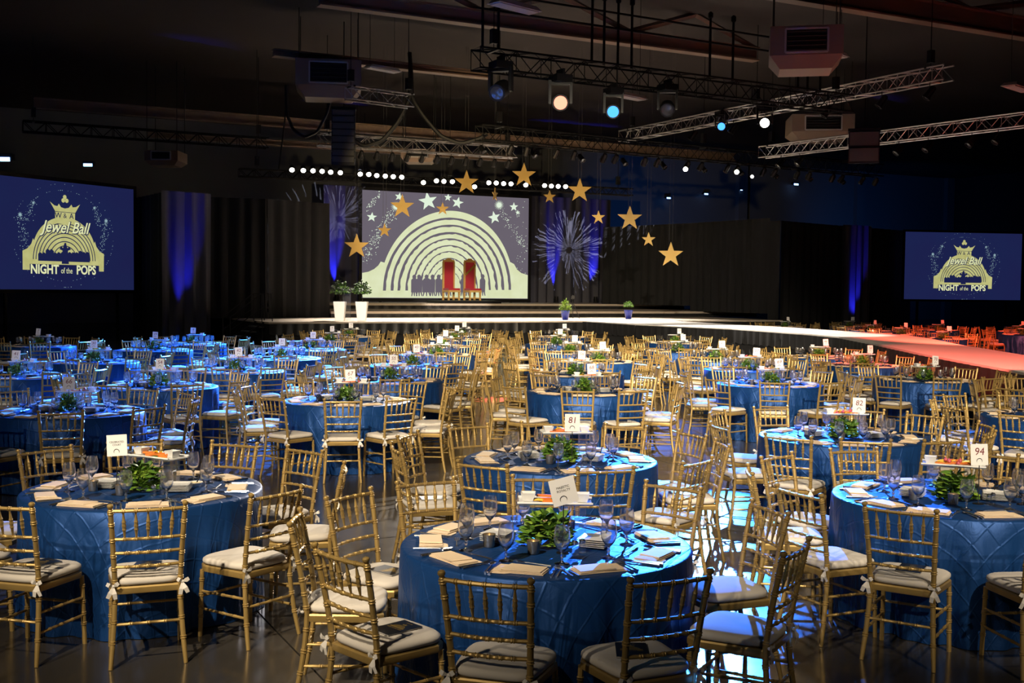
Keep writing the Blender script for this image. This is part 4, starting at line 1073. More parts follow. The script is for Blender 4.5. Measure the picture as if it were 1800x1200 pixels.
    if not far_ or ti < 60:
        if near5 or det:
            g = empty('leafy_centrepiece', at(0.0, -0.05), ra); tag(g, 'low leafy green centrepiece under the platter on ' + w, 'plant', 'centrepieces')
            link('foliage', FOL[ti % 3], g)
            if near5:
                for i in range(46):
                    th = R.uniform(0, 6.283); ph = R.uniform(.05, 1.3); k_ = R.uniform(.75, 1.05)
                    lf = link('leaf', LEAFS[i % 3], g); lf.location = (0.11 * math.cos(th) * math.cos(ph) * k_, 0.085 * math.sin(th) * math.cos(ph) * k_, 0.16 * math.sin(ph) * k_ + .01)
                    lf.rotation_euler = (R.uniform(-.2, .9), R.uniform(-.4, .4), th - math.pi / 2 + R.uniform(-.6, .6)); s__ = R.uniform(.6, 1.1); lf.scale = (s__, s__, s__)
                if name == 'Celebrated Court':
                    for q in ((-.02, -.05, .10), (.06, -.03, .11), (-.07, .0, .08)):
                        link('blossom_ball', POM, g, q)
        else:
            o = link('leafy_centrepiece', FOL[ti % 3]); o.location = at(0, -.02); o.rotation_euler = (0, 0, ra)
            tag(o, 'low leafy green centrepiece under the platter on ' + w, 'plant', 'far centrepieces' if far_ else 'centrepieces')
        pc = at(0.05, 0.12); pa = ra + R.uniform(-.25, .25)
        platterP.place(pc, pa, 'white platter raised on clear blocks on ' + w, 'platter', 'far platters' if far_ else 'raised platters')
        ux = Vector((math.cos(pa), math.sin(pa), 0)); uy = Vector((-math.sin(pa), math.cos(pa), 0))
        for s in ((-1, 1) if ti < 30 else (1,)):
            o = link('square_bowl', BOWL); o.location = pc + ux * (s * .145) + Vector((0, 0, .201)); o.rotation_euler = (0, 0, pa)
            tag(o, 'small square white dip bowl on the platter on ' + w, 'bowl', 'dip bowls on ' + w)
        nv = 16 if near5 else (7 if ti < 20 else 0)
        for i in range(nv):
            nm, me, lb = VEG[R.choice((0, 0, 1, 2, 3)) if name != 'Celebrated Court' else R.choice((0, 0, 0, 2, 3))]
            o = link(nm, me); lay = i % 2
            o.location = pc + ux * (-.085 + .17 * (i / max(1, nv - 1))) + uy * R.uniform(-.042, .042) + Vector((0, 0, .2005 + .010 * lay + (0.006 if i % 4 == 3 else 0)))
            o.rotation_euler = (0, 0, pa + R.uniform(-.6, .6) if nm != 'carrot_stick' else pa + R.uniform(-.3, .3))
            tag(o, '%s on the vegetable platter on %s' % (lb, w), nm.split('_')[0], lb + 's on ' + w)
    if ti < 40 and not far_:
        np2 = 5 if ti < 12 else 3
        for s, dx, dd in ((0, -0.25, 0.03), (1, 0.25, -0.07)):
            sa = ra + R.uniform(-.4, .4)
            for k_ in range(np2 if ti < 24 else 1):
                o = link('side_plate', PLATE); o.location = at(dx, dd, 0) + Vector((R.uniform(-.002, .002), R.uniform(-.002, .002), k_ * .0095)); o.rotation_euler = (0, 0, sa + R.uniform(-.03, .03))
                tag(o, 'square white side plate in a stack on ' + w, 'plate', 'plate stacks on ' + w)
    if ti < 14:
        if True:
            d_ = empty('butter_dish', at(0.31, 0.10)); tag(d_, 'round white butter dish with a dark spoon on ' + w, 'dish', 'butter dishes')
            link('dish', DISH, d_); link('butter', DIPM, d_); link('serving_spoon', DSPOON, d_)
        for dx, dd in ((-0.075, -0.24), (-.30, -.10), (0.12, 0.25)):
            votiveP.place(at(dx + R.uniform(-.02, .02), dd), 0, 'lit votive candle in a mercury-glass holder on ' + w, 'candle', 'votives on ' + w)
        for dx in (0.10, 0.14):
            shakerP.place(at(dx + .04, -0.24 + (dx - .1)), 0, 'small glass shaker with steel cap on ' + w, 'shaker', 'shakers on ' + w)
    # number card ------------------------------------------------------
    if card or far_:
        p = at(0.08 if name != 'Celebrated Court' else -.10, -0.215)
        cyaw = -YAW + (0.0 if not far_ else .2) + (R.uniform(-.35, .35) if ti > 4 else {'Majestic Royalty': 0.25, '94': 0.1}.get(name, -0.1))
        g = empty('table_card', p, cyaw)
        tag(g, 'white card reading %s on a black ring stand' % (words(name) if name.isdigit() else name if not far_ else 'a number') + (' beyond the runway' if far_ else ''), 'card', 'far number cards' if far_ else 'table cards')
        link('stand', STAND, g)
        tilt = {'Majestic Royalty': 0.22, 'Celebrated Court': 0.08}.get(name, R.uniform(-.06, .06))
        cd = link('card', CARDW if not name.isdigit() else CARD, g, (0, 0.0, 0.315), (-0.10, -tilt, 0))
        if name.isdigit():
            link('number', text_mesh(name, 0.066, 'redink', 0.12), cd, (0, 0.0022, 0.018), (math.pi / 2, 0, 0))
        elif not far_:
            link('lettering', text_mesh(name.upper().replace(' ', '\n'), 0.0165, 'ink', 0, 0, 0.0003, 1.0, 1.1), cd, (0, 0.0022, 0.012), (math.pi / 2, 0, 0))

if stuff_ch.v:
    o = link('distant_chairs', stuff_ch.mesh('distant_chairs', 'gold', False)); tag(o, 'massed gold chair frames around the farthest tables', 'chairs', None, 'stuff')
    o = link('distant_seat_cushions', stuff_cu.mesh('distant_seat_cushions', 'ivory')); tag(o, 'ivory cushions on the massed farthest chairs', 'cushions', None, 'stuff')
    o = link('distant_goblets', stuff_g.mesh('distant_goblets', 'glass')); tag(o, 'massed glass goblets on the farthest tables', 'goblets', None, 'stuff')
    o = link('distant_napkins', stuff_n.mesh('distant_napkins', 'napkin', False)); tag(o, 'massed champagne napkins on the farthest tables', 'napkins', None, 'stuff')

# ---------------------------------------------------------------- things on the stage
def ground(px, py, z): p = P(px, py, z); return Vector((p.x, p.y, z))
def to_cam(p): d = EYE - Vector(p); return math.atan2(d.x, -d.y)          # yaw that turns local -y to the viewer
throne_z = Z2 + 0.14
pt = PY(812, 527, YSCR - 2.2)
dais = link('throne_dais', MB().box((0, 0, 0.07), (3.3, 1.9, 0.14)).mesh('throne_dais', 'black', False), None, (pt.x + 0.2, YSCR - 2.0, Z2))
tag(dais, 'low black platform under the two thrones', 'platform')
def throne(px, sash, lab):
    p = PY(px, 520, YSCR - 2.1); e = empty('throne', (p.x, p.y, throne_z), 0.10); tag(e, lab, 'throne', 'pair of thrones')
    H = 1.95
    for x in (-.30, .30): link('back_post', MB().box((x, .28, H / 2), (.09, .08, H)).lathe([(.02, H), (.045, H + .03), (.03, H + .07), (.005, H + .10)], 8, (x, .28, 0)).mesh('throne_back_post', 'throne', False), e)
    link('crest', MB().add([(x, y, z) for y in (.24, .31) for x, z in ((-.30, H - .02), (-.30, H + .06), (-.16, H + .10), (-.08, H + .17), (.08, H + .17), (.16, H + .10), (.30, H + .06), (.30, H - .02))],
         [(0, 1, 2, 3, 4, 5, 6, 7), tuple(range(8, 16))[::-1]] + [(i, i + 8, (i + 1) % 8 + 8, (i + 1) % 8) for i in range(8)]).mesh('throne_crest', 'throne', False), e)
    link('back_panel', MB().box((0, .27, 1.25), (.52, .06, 1.36)).mesh('throne_back_panel', 'velvet', False), e)
    link('seat', MB().box((0, -.02, .56), (.66, .62, .10)).mesh('throne_seat', 'velvet', False), e)
    link('seat_rail', MB().box((0, -.02, .46), (.70, .66, .10)).mesh('throne_seat_rail', 'throne', False), e)
    for x in (-.30, .30): link('front_leg', MB().sqlathe([(.045, 0), (.04, .05), (.03, .1), (.045, .38), (.045, .46)], 4, (x, -.28, 0)).mesh('throne_front_leg', 'throne', False), e)
    link('stretcher', MB().box((0, -.28, .12), (.56, .04, .05)).box((-.30, 0, .12), (.04, .56, .05)).box((.30, 0, .12), (.04, .56, .05)).mesh('throne_stretcher', 'throne', False), e)
    if sash:
        link('sash', MB().box((.02, .225, 1.55), (.78, .02, .10), Matrix.Rotation(-.72, 3, 'Y')).mesh('throne_sash', 'goldprint', False), e)
throne(793, False, 'gilt high-backed throne with plain red velvet back')
throne(830, True, 'gilt high-backed throne with a gold sash across its red back')

def shrub(rx, rz, n, L, Wd, seed, zc): return foliage(rx, rx, rz, n, L, Wd, seed, zc, 0.85)
def planter(px, py, seed, lab):
    p = ground(px, py, STAGE_Z); e = empty('planter', p, YAW * -1); tag(e, lab, 'potted plant', 'white planters by the lectern')
    link('pot', MB().sqlathe([(.15, 0), (.155, .01), (.215, .68), (.215, .72), (.195, .72), (.19, .66)]).mesh('tapered_pot', 'planter', False), e)
    link('soil', MB().box((0, 0, .655), (.38, .38, .02)).mesh('planter_soil', 'soil', False), e)
    link('stem', MB().tube([(0, 0, .66), (.03, 0, .80), (0, .02, 1.0)], [.02, .015, .01], 6).mesh('shrub_stem', 'soil'), e)
    link('foliage', shrub(.34, .40, 460, .11, .038, seed, 1.08).mesh('shrub_foliage', ['leafd', 'leaf', 'leafd'], False), e)
planter(597.5, 563.5, 31, 'leafy shrub in a tapered white planter at the drape side of the lectern')
planter(636, 563.5, 37, 'leafy shrub in a tapered white planter at the screen side of the lectern')
p = ground(616, 563.5, STAGE_Z); p.y += .45; e = empty('lectern', p, -YAW + .2); tag(e, 'clear acrylic lectern with microphone between the white planters', 'lectern')
link('base', MB().box((0, 0, .015), (.55, .42, .03)).mesh('lectern_base', 'glass', False), e)
link('column', MB().box((0, 0, .56), (.30, .05, 1.08)).box((-.13, -.06, .56), (.03, .10, 1.08)).box((.13, -.06, .56), (.03, .10, 1.08)).mesh('lectern_column', 'glass', False), e)
link('desk', MB().box((0, -.02, 1.18), (.62, .46, .03), Matrix.Rotation(.25, 3, 'X')).mesh('lectern_desk', 'glass', False), e)
link('microphone', MB().tube([(.05, .1, 1.18), (-.05, .15, 1.45), (-.28, .05, 1.68)], .008, 6).lathe([(.012, 0), (.02, .03), (.015, .07)], 8, (-.30, .04, 1.66)).mesh('lectern_microphone', 'black'), e)

def bluepot(px, py, seed, spiky, lab):
    p = ground(px, py, STAGE_Z); e = empty('potted_shrub', p); tag(e, lab, 'potted plant', 'blue glazed pots at the stage edge')
    link('pot', MB().lathe([(.11, 0), (.13, .02), (.18, .30), (.19, .36), (.20, .37), (.20, .40), (.175, .40), (.17, .34)], 20).mesh('glazed_pot', 'bluepot', True, 40), e)
    link('soil', MB().lathe([(.17, .34), (.05, .35)], 16).mesh('pot_soil', 'soil'), e)
    link('foliage', (foliage(.17, .17, .42, 260, .16, .018, seed, .36, 0.0) if spiky else foliage(.21, .21, .20, 420, .07, .02, seed, .56, .8)).mesh('pot_foliage', ['leaf2', 'leaf2', 'leaf'] if spiky else ['leaf', 'leaf', 'leafd'], False), e)
bluepot(993.5, 562, 41, True, 'spiky lime grass in a cobalt blue pot beside the video tripod')
bluepot(1104.5, 560.5, 43, False, 'clipped round shrub in a cobalt blue pot where the runway meets the stage')
p = ground(1008, 561.5, STAGE_Z); p.y -= 0.0
e = empty('video_camera_tripod', p + Vector((0.25, .5, 0)), -YAW); tag(e, 'small black video camera on a spread tripod beside the blue pots', 'camera')
for i in range(3):
    w = i * 2.094 + .5; link('leg', MB().tube([(.35 * math.cos(w), .35 * math.sin(w), 0), (0, 0, .75)], .014, 6).mesh('tripod_leg', 'black'), e)
link('centre_column', MB().tube([(0, 0, .45), (0, 0, .85)], .018, 6).mesh('tripod_column', 'black'), e)
link('camera_body', MB().box((0, 0, .93), (.12, .26, .14)).box((0, -.18, .94), (.08, .10, .08)).box((0, .05, 1.02), (.03, .16, .03)).mesh('video_camera_body', 'black', False), e)
for px, py, D_, lab in ((1152, 530, 52, 'black stage monitor wedge nearer the blue drape'), (1238, 543.5, 47.5, 'black stage monitor wedge farther along the lower riser')):
    zz = Z2 if px < 1200 else Z1
    pp = P(px, py, zz); pp = PY(px, py, YR2 + 1.2) if px < 1200 else PY(px, py, YR1 + 1.0)
    e = empty('stage_monitor', (pp.x, pp.y, zz), 0.6); tag(e, lab, 'monitor speaker', 'stage monitor wedges')
    link('cabinet', MB().add([(x, y, z) for x in (-.33, .33) for y, z in ((-.28, 0), (.28, 0), (.28, .12), (.02, .48), (-.28, .40))], [(0, 1, 2, 3, 4), (9, 8, 7, 6, 5), (0, 5, 6, 1), (1, 6, 7, 2), (2, 7, 8, 3), (3, 8, 9, 4), (4, 9, 5, 0)]).mesh('monitor_cabinet', 'black', False), e)
    link('grille', MB().box((0, .165, .315), (.56, .36, .02), Matrix.Rotation(-.945, 3, 'X')).mesh('monitor_grille', 'grey', False), e)
for px in (592, 978, 1047):
    pp = PY(px, 524, YSCR + 0.35); e = empty('uplight', (pp.x, pp.y, Z2)); tag(e, 'small black uplight at the foot of a blue drape', 'uplight', 'uplights at the blue drapes')
    link('base', MB().box((0, 0, .02), (.26, .22, .04)).mesh('uplight_base', 'black', False), e)
    link('can', MB().lathe([(.08, .08), (.10, .12), (.11, .36), (.10, .36), (.09, .30)], 12, (0, 0, 0)).mesh('uplight_can', 'black', True, 40), e)
    link('yoke', MB().box((-.125, 0, .13), (.015, .05, .22)).box((.125, 0, .13), (.015, .05, .22)).mesh('uplight_yoke', 'black', False), e)
e = None
# stairs beside the stage
sp0 = ground(455, 564, STAGE_Z); stx = XS0 - 0.02
e = empty('stage_stairs', (XS0, YS + 1.2, 0)); tag(e, 'black portable stairs with tubular handrails up to the stage', 'stairs')
nst = 4
for i in range(nst):
    z = STAGE_Z * (i + 1) / (nst + 1); xx = -0.28 * (nst - i) + .14
    link('tread', MB().box((xx, 0, z - .02), (.30, 1.1, .04)).mesh('stair_tread', 'grey', False), e)
for s in (-.56, .56):
    link('stringer', MB().tube([(-1.25, s, 0.02), (0, s, STAGE_Z - .02)], .025, 6).tube([(-.6, s, 0), (-.6, s, .42)], .02, 6).tube([(-.06, s, 0), (-.06, s, STAGE_Z)], .02, 6).mesh('stair_stringer', 'black'), e)
    link('handrail', MB().tube([(-1.2, s, .05), (-1.2, s, 1.0), (-.1, s, STAGE_Z + 1.0), (.25, s, STAGE_Z + 1.0), (.3, s, STAGE_Z + .02)], .02, 6).tube([(-1.2, s, .55), (-.05, s, STAGE_Z + .5)], .016, 6).tube([(-.08, s, STAGE_Z), (-.08, s, STAGE_Z + 1.0)], .018, 6).mesh('stair_handrail', 'black'), e)

# ---------------------------------------------------------------- hanging stars
def starmesh(r, t):
    pl_ = star_poly(0, 0, r); n = 10; mb = MB()
    vs = [(x, -t / 2, z) for x, z in pl_] + [(x, t / 2, z) for x, z in pl_] + [(0, -t / 2, 0), (0, t / 2, 0)]
    fs = [(20, (i + 1) % n, i) for i in range(n)] + [(21, n + i, n + (i + 1) % n) for i in range(n)] + [(i, (i + 1) % n, n + (i + 1) % n, n + i) for i in range(n)]
    return mb.add(vs, fs)
SB, SS = starmesh(.49, .04).mesh('star_board', 'star', False), starmesh(.28, .03).mesh('small_star_board', 'star', False)
stars = [(627, 433, 1, 43, .1, 'large gold star hanging above the white planters'), (707, 363, 1, 44, .15, 'large gold star in front of the stage screen, over a printed starburst'), (676, 405, 0, 44, .3, 'small gold star in front of the stage screen sparkles'),
         (778, 367, 0, 46, .1, 'small gold star touching the printed bandshell top'), (820, 321, 1, 44, .2, 'large gold star just above the stage screen, over a bright lamp'), (870, 342, 0, 46, 1.15, 'small gold star turned almost edge-on'),
         (921, 308, 1, 44, .1, 'highest large gold star, above the screen corner'), (966, 346, 0, 46, .3, 'small gold star above the projected firework'), (1019, 335, 1, 44, .1, 'large gold star above the projected firework'),
         (1052, 382, 0, 44, .0, 'small gold star before the edge of the firework drape'), (1107, 384, 1, 43, .0, 'large gold star before the blue-lit wall'), (1140, 421, 0, 42, .0, 'small gold star between two large stars before the black drape'), (1179, 448, 1, 42, .0, 'lowest large gold star, before the black drape')]
for px, py, big, D_, tw, lab in stars:
    p = PD(px, py, D_); r_ = .49 if big else .28
    e = empty('hanging_star', p, -YAW + tw); tag(e, lab, 'star', 'hanging gold stars')
    link('board', SB if big else SS, e)
    hz = ZC - p.z - .01
    link('wire', MB().tube([(-.06, 0, r_ * .75), (-.06, 0, hz)], .004, 4).mesh('star_wire', 'wire'), e)
    link('wire', MB().tube([(.06, 0, r_ * .75), (.06, 0, hz)], .004, 4).mesh('star_wire', 'wire'), e)

# ---------------------------------------------------------------- rig: trusses
def truss(a, b, size, m, lab, hang=True, group='lighting trusses'):
    a = Vector(a); b = Vector(b); L = (b - a).length; d = (b - a) / L
    yaw = math.atan2(d.y, d.x); e = empty('truss', a, yaw); e.rotation_euler = (0, -math.asin(d.z), yaw); tag(e, lab, 'truss', group)
    h = size / 2; rc = 0.028
    for y in (-h, h):
        for z in (-h, h): link('chord', MB().tube([(0, y, z), (L, y, z)], rc, 6).mesh('truss_chord', m), e)
    mb = MB(); n = max(2, int(L / size)); s = L / n
    for i in range(n):
        x0_, x1_ = i * s, (i + 1) * s
        for y in (-h, h):
            mb.tube([(x0_, y, -h if i % 2 else h), (x1_, y, h if i % 2 else -h)], .014, 4, False)
        for z in (-h, h): mb.tube([(x0_, -h if i % 2 else h, z), (x1_, h if i % 2 else -h, z)], .014, 4, False)
        if i % 2 == 0: mb.tube([(x0_, -h, -h), (x0_, -h, h), (x0_, h, h), (x0_, h, -h), (x0_, -h, -h)], .014, 4, False)
    link('bracing', mb.mesh('truss_bracing', m), e)
    if hang:
        k_ = max(1, int(L / 7))
        for i in range(k_ + 1):
            x = L * (0.04 + .92 * i / k_); p = a + d * x
            link('hoist', MB().tube([(x, 0, h), (x, 0, ZC - p.z - .03)], .012, 5).box((x, 0, h + .35), (.16, .16, .36)).box((x, 0, h), (.08, size + .06, .05)).mesh('truss_hoist', 'black', False), e)
    return a, b
T1 = truss(P(836, 103, 7.8), P(1490, 184, 7.8), .50, 'trussblk', 'black box truss carrying the lit moving heads')
T2 = truss(P(842, 233, 7.4), P(1545, 300, 7.4), .50, 'trussblk', 'black box truss with rows of small lamp cans')
T3 = truss(P(1095, 240, 8.5), P(1668, 127, 8.5), .42, 'alu', 'silver truss whose open end hangs near the roof girder')
T4 = truss(P(1340, 268, 7.3), P(1835, 206, 7.3), .40, 'alu', 'silver truss running past the paired hanging loudspeakers')
T5 = truss(P(612, 163, 8.2), P(722, 178, 8.2), .40, 'alu', 'short silver truss beside the reddish air unit')
T6 = truss(P(560, 245, 7.6), P(905, 268, 7.6), .45, 'alu', 'silver truss hung in front of the cable swags')
T7 = truss(P(420, 303, 6.6), P(1110, 338, 6.6), .30, 'trussblk', 'black bar truss carrying the row of bright stage lamps')
T8 = truss(P(40, 222, 8.0), P(470, 252, 8.0), .40, 'trussblk', 'black truss above the large side screen')
# catwalk frame above the main truss
def lift(px, py, z): return P(px, py, z)
fr = empty('rigging_frame', (0, 0, 0)); tag(fr, 'black pipe frame standing above the black truss of moving heads', 'frame')
q0, q1 = T1[0], T1[1]
for zz in (9.05, 9.45):
    link('pipe', MB().tube([Vector((q0.x, q0.y, zz)), Vector((q0.x, q0.y, zz)).lerp(Vector((q1.x, q1.y, zz)), .94)], .03, 6).mesh('frame_pipe', 'trussblk'), fr)
for t in (0.015, .05, .27, .30, .335, .37, .58, .645, .84, .87, .91):
    p = q0.lerp(q1, t); link('upright', MB().tube([(p.x, p.y, p.z + .25), (p.x, p.y, 9.7)], .035, 6).lathe([(.03, 9.7), (.07, 9.74), (.07, 9.86), (.03, 9.9)], 8, (p.x, p.y, 0)).mesh('frame_upright', 'trussblk'), fr)

# ---------------------------------------------------------------- lamps
def on_truss(px, py, T, side=0.0):
    d = ray(px, py); v = (T[1] - T[0]); n2 = Vector((-v.y, v.x, 0)).normalized()
    if n2.dot(FWD2) > 0: n2 = -n2
    return EYE + d * ((T[0] + n2 * side - EYE).dot(n2) / d.dot(n2))
def moving_head(pix, T, h, aim, lens, lab, s=1.0):
    p = on_truss(*pix, T, h); aim = Vector(aim); d = (aim - p).normalized()
    e = empty('moving_head_lamp', p); tag(e, lab, 'stage lamp', 'moving head lamps'); e.scale = (s, s, s)
    yaw = math.atan2(d.x, -d.y)
    link('base', MB().box((0, 0, .52), (.40, .40, .16)).box((0, 0, .66), (.06, .30, .14)).mesh('head_base', 'black', False), e)
    link('yoke', MB().box((-.235, 0, .22), (.06, .16, .52)).box((.235, 0, .22), (.06, .16, .52)).box((0, 0, .42), (.50, .16, .06)).mesh('head_yoke', 'black', False), e, None, (0, 0, yaw))
    link('clamp', MB().tube([(0, 0, .6), (0, 0, (T[0].z - h - p.z) / s + .02)], .03, 6).mesh('head_clamp', 'black'), e)
    rot = d.to_track_quat('Z', 'Y').to_matrix()
    hd = link('head', MB().lathe([(.10, -.30), (.17, -.26), (.19, -.05), (.16, .05), (.185, .24), (.185, .28), (.15, .28), (.15, .25)], 16, rot=rot).mesh('head_body', 'black', True, 40), e)
    link('lens', MB().lathe([(.152, .262), (.10, .270), (.01, .274)], 16, rot=rot).mesh('head_lens', lens, True), hd)
moving_head((985, 180), T1, .25, PD(1010, 230, 15), 'lens_red', 'moving head lamp glowing orange-red on the black truss', 1.15)
moving_head((1078, 196), T1, .25, PD(1010, 260, 12), 'lens_blue', 'moving head lamp glowing blue on the black truss, lens turned down', 1.0)
moving_head((1268, 222), T3, .21, EYE + Vector((.3, 0, -1)), 'lens_blue', 'brightest blue moving head lamp aimed at the tables', 0.9)
moving_head((1344, 216), T3, .21, PD(1420, 240, 12), 'lens_white', 'moving head lamp glowing white near the tan air unit', 1.05)
moving_head((880, 158), T1, .25, PD(600, 380, 20), 'lens_off', 'unlit moving head lamp at the end of the black truss', 1.15)
moving_head((1173, 190), T1, .25, PD(1173, 420, 20), 'lens_off', 'unlit moving head lamp between the two blue ones', 1.05)
parcan = {}
def par_mesh(kind):
    if kind in parcan: return parcan[kind]
    body = MB().lathe([(.05, -.20), (.085, -.16), (.095, .10), (.11, .12), (.11, .16), (.09, .16), (.09, .12)], 12).mesh('par_body', 'black', True, 40)
    lens = MB().lathe([(.092, .14), (.05, .152), (.005, .156)], 12).mesh('par_lens', kind)
    yoke = MB().box((-.13, 0, .0), (.012, .04, .20)).box((.13, 0, .0), (.012, .04, .20)).mesh('par_yoke', 'black', False)
    parcan[kind] = (body, lens, yoke); return parcan[kind]
def par(p, aim, kind, lab, grp, s=1.0, up=0.40):
    b, l, y = par_mesh(kind); p = Vector(p); d = (Vector(aim) - p).normalized()
    e = empty('par_lamp', p); e.scale = (s, s, s); tag(e, lab, 'stage lamp', grp)
    q = d.to_track_quat('Z', 'Y').to_euler(); h = link('can', b, e, None, q); link('lens', l, h); link('yoke', y, h)
    link('hanger', MB().tube([(0, 0, .08 if up > 0 else -.02), (0, 0, up / s)], .012, 5).mesh('par_hanger', 'black'), e)
row = [(513, 296), (533, 297), (550, 297.5), (566, 298.5), (581, 300), (598, 301), (633, 303.5), (648, 304), (662, 306), (677, 307), (691, 308), (706, 309),
       (744, 318.5), (767, 315.5), (780, 316.5), (795, 317), (834, 326), (859, 319), (872, 319.5), (885, 320.5), (898, 321), (924, 323), (957, 324), (969, 325), (981, 325.5), (994, 326)]
for i, (px, py) in enumerate(row):
    p = on_truss(px, py, T7, .15)
    par(p, PD(px + 60, 900, 26), 'lens_white', 'bright white lamp in the row above the stage', 'lit lamps above the stage', 1.1, -(p.z - T7[0].z - .13))
def under(T, t, h, drop, side, aim, kind, lab, grp, s):
    v = T[1] - T[0]; n2 = Vector((-v.y, v.x, 0)).normalized(); n2 = -n2 if n2.dot(FWD2) > 0 else n2
    p = T[0].lerp(T[1], t) + n2 * (side * h) + Vector((0, 0, -h - drop))
    par(p, p + Vector(aim), kind, lab, grp, s, drop + .02)
for i in range(30):
    t = .02 + .95 * i / 29 + R.uniform(-.006, .006)
    under(T2, t, .25, .28, 1 if i % 3 else -1, (R.uniform(-.6, .6), 3, -3.4) if i % 3 else (.5, -3, -3), 'lens_off', 'unlit black lamp can under the truss of small lamps', 'unlit lamp cans', .95)
for (px, py, s_) in ((1205, 297, 1.0), (1295, 302, 1.0), (1322, 310, .7)):
    p = on_truss(px, py, T2, .25); par(p, PD(px, py + 300, 8), 'lens_white', 'lit white lamp under the truss of small lamps', 'lit lamps under the truss of small lamps', s_, T2[0].z - .25 - p.z + .02)
for i in range(12):
    under(T6, .12 + .83 * i / 11, .225, .27, 1, (.3, 2.6, -2.2), 'lens_off', 'unlit black lamp can under the silver truss with cable swags', 'unlit lamp cans near the swags', .95)
for t in (.10, .18, .46, .56, .66, .80, .88):
    under(T4, t, .20, .30, 1, (-2, .5, -2.4), 'lens_off', 'black lamp can under the silver truss by the loudspeakers', 'lamp cans on the silver loudspeaker truss', 1.1)
for t in (.30, .44, .72, .86, .97):
    under(T3, t, .21, .34, 1, (-1.5, 1, -2.6), 'lens_off', 'black lamp can under the open-ended silver truss', 'lamp cans on the open-ended truss', 1.15)
# small wall lights
for px, py, s in ((7, 280, 1.3), (155, 290, .9), (1175, 348, .8), (1241, 341, .8), (1303, 334, .45), (1399, 324, 1.0)):
    p = PY(px, py, YF - .5) if px > 500 else PD(px, py, 46)
    e = empty('wall_light', p, -YAW if px < 500 else .0); e.scale = (s * 1.4, s * 1.4, s * 1.4); tag(e, 'small bluish wall light on the dark wall', 'wall light', 'wall lights')
    link('housing', MB().box((0, .06, .06), (.36, .16, .14)).mesh('wall_light_housing', 'black', False), e)
    link('lens', MB().box((0, -.03, .0), (.28, .03, .09)).mesh('wall_light_lens', 'lens_dim', False), e)
    link('bracket', MB().box((0, .31, .06), (.05, .38, .05)).mesh('wall_light_bracket', 'black', False), e)

# ---------------------------------------------------------------- roof steel, ducts, air units, loudspeakers, cables
def girder(p0, p1, depth, lab, web=True, m='girder'):
    p0 = Vector(p0); p1 = Vector(p1); d = p1 - p0; L = d.length; yaw = math.atan2(d.y, d.x)
    e = empty('roof_girder', p0, yaw); tag(e, lab, 'girder', 'roof girders')
    link('bottom_flange', MB().box((L / 2, 0, 0), (L, .40, .05)).box((L / 2, 0, depth), (L, .40, .05)).mesh('girder_flange', m, False), e)
    link('web', MB().box((L / 2, 0, depth / 2), (L, .06, depth)).mesh('girder_web', m, False), e)
    if web:
        hh = ZC - p0.z; n = max(2, int(L / 5)); s = L / n
        for i in range(n):
            a = (i * s, 0, depth); b = ((i + .5) * s, 0, hh); c = ((i + 1) * s, 0, depth)
            link('strut', MB().tube([a, b], .10, 4).mesh('girder_strut', m, False), e); link('strut', MB().tube([c, b], .10, 4).mesh('girder_strut', m, False), e)
    return e
def on_Y(pxa, pxb, py, z):
    c = P((pxa + pxb) / 2, py, z).y
    return Vector((PY(pxa, py, c).x, c, z)), Vector((PY(pxb, py, c).x, c, z))
a, b = on_Y(560, 1330, 58, 10.2); girder(a, b, .42, 'tan roof girder crossing above the pipe frame')
a, b = on_Y(60, 1290, 236, 9.3); girder(a, b, .38, 'tan roof girder behind the cable swags', False)
a, b = on_Y(1180, 2100, 42, 10.3); girder(a, b, .62, 'heavy reddish roof girder nearest the hall entrance side')
a, b = on_Y(260, 900, 262, 8.6); girder(a, b, .22, 'slim roof girder above the stage lamps', False)
a, b = on_Y(480, 860, 118, 9.9); girder(a, b, .20, 'slim roof girder above the reddish air unit', False)
def air_unit(px, py, D_, w, h, dpt, yaw, lab):
    p = PD(px, py, D_); e = empty('air_unit', p, yaw); tag(e, lab, 'air unit', 'roof air units')
    link('casing', MB().box((0, 0, h * .15), (w, dpt, h * .7)).mesh('air_unit_casing', 'hvac', False), e)
    link('lower_hood', MB().box((0, 0, -h * .35), (w, dpt, h * .3), Matrix.Rotation(math.pi, 3, 'X'), .72).mesh('air_unit_hood', 'hvac', False), e)
    lv = MB()
    for i in range(5): lv.box((0, -dpt / 2 - .02, -h * .08 + i * h * .11), (w * .52, .05, h * .03), Matrix.Rotation(.6, 3, 'X'))
    link('louvre', lv.mesh('air_unit_louvre', 'black', False), e)
    fm = MB(); fw, fh = w * .58, h * .56; zc = h * .14
    for s in (-1, 1): fm.box((s * fw / 2, -dpt / 2 - .02, zc), (.05, .06, fh)); fm.box((0, -dpt / 2 - .02, zc + s * fh / 2), (fw, .06, .05))
    link('louvre_frame', fm.mesh('air_unit_frame', 'white', False), e)
    link('opening', MB().box((0, -dpt / 2 - .004, zc), (fw, .01, fh)).mesh('air_unit_opening', 'black', False), e)
    hm = MB()
    for sx in (-.45, .45):
        for sy in (-.4, .4): hm.tube([(w * sx, dpt * sy, h * .5), (w * sx, dpt * sy, ZC - p.z)], .015, 5)
    link('hanger_rods', hm.mesh('air_unit_rods', 'black'), e)
air_unit(578, 144, 39, 2.2, 1.25, 1.6, -YAW + .15, 'reddish hanging air unit with dark louvre, above the loudspeaker column')
air_unit(1415, 92, 31, 1.9, 1.1, 1.6, -YAW - .2, 'tan hanging air unit above the black truss end')
air_unit(1440, 228, 47, 2.5, 1.0, 2.0, -YAW - .1, 'tan hanging air unit with louvre behind the white moving head')
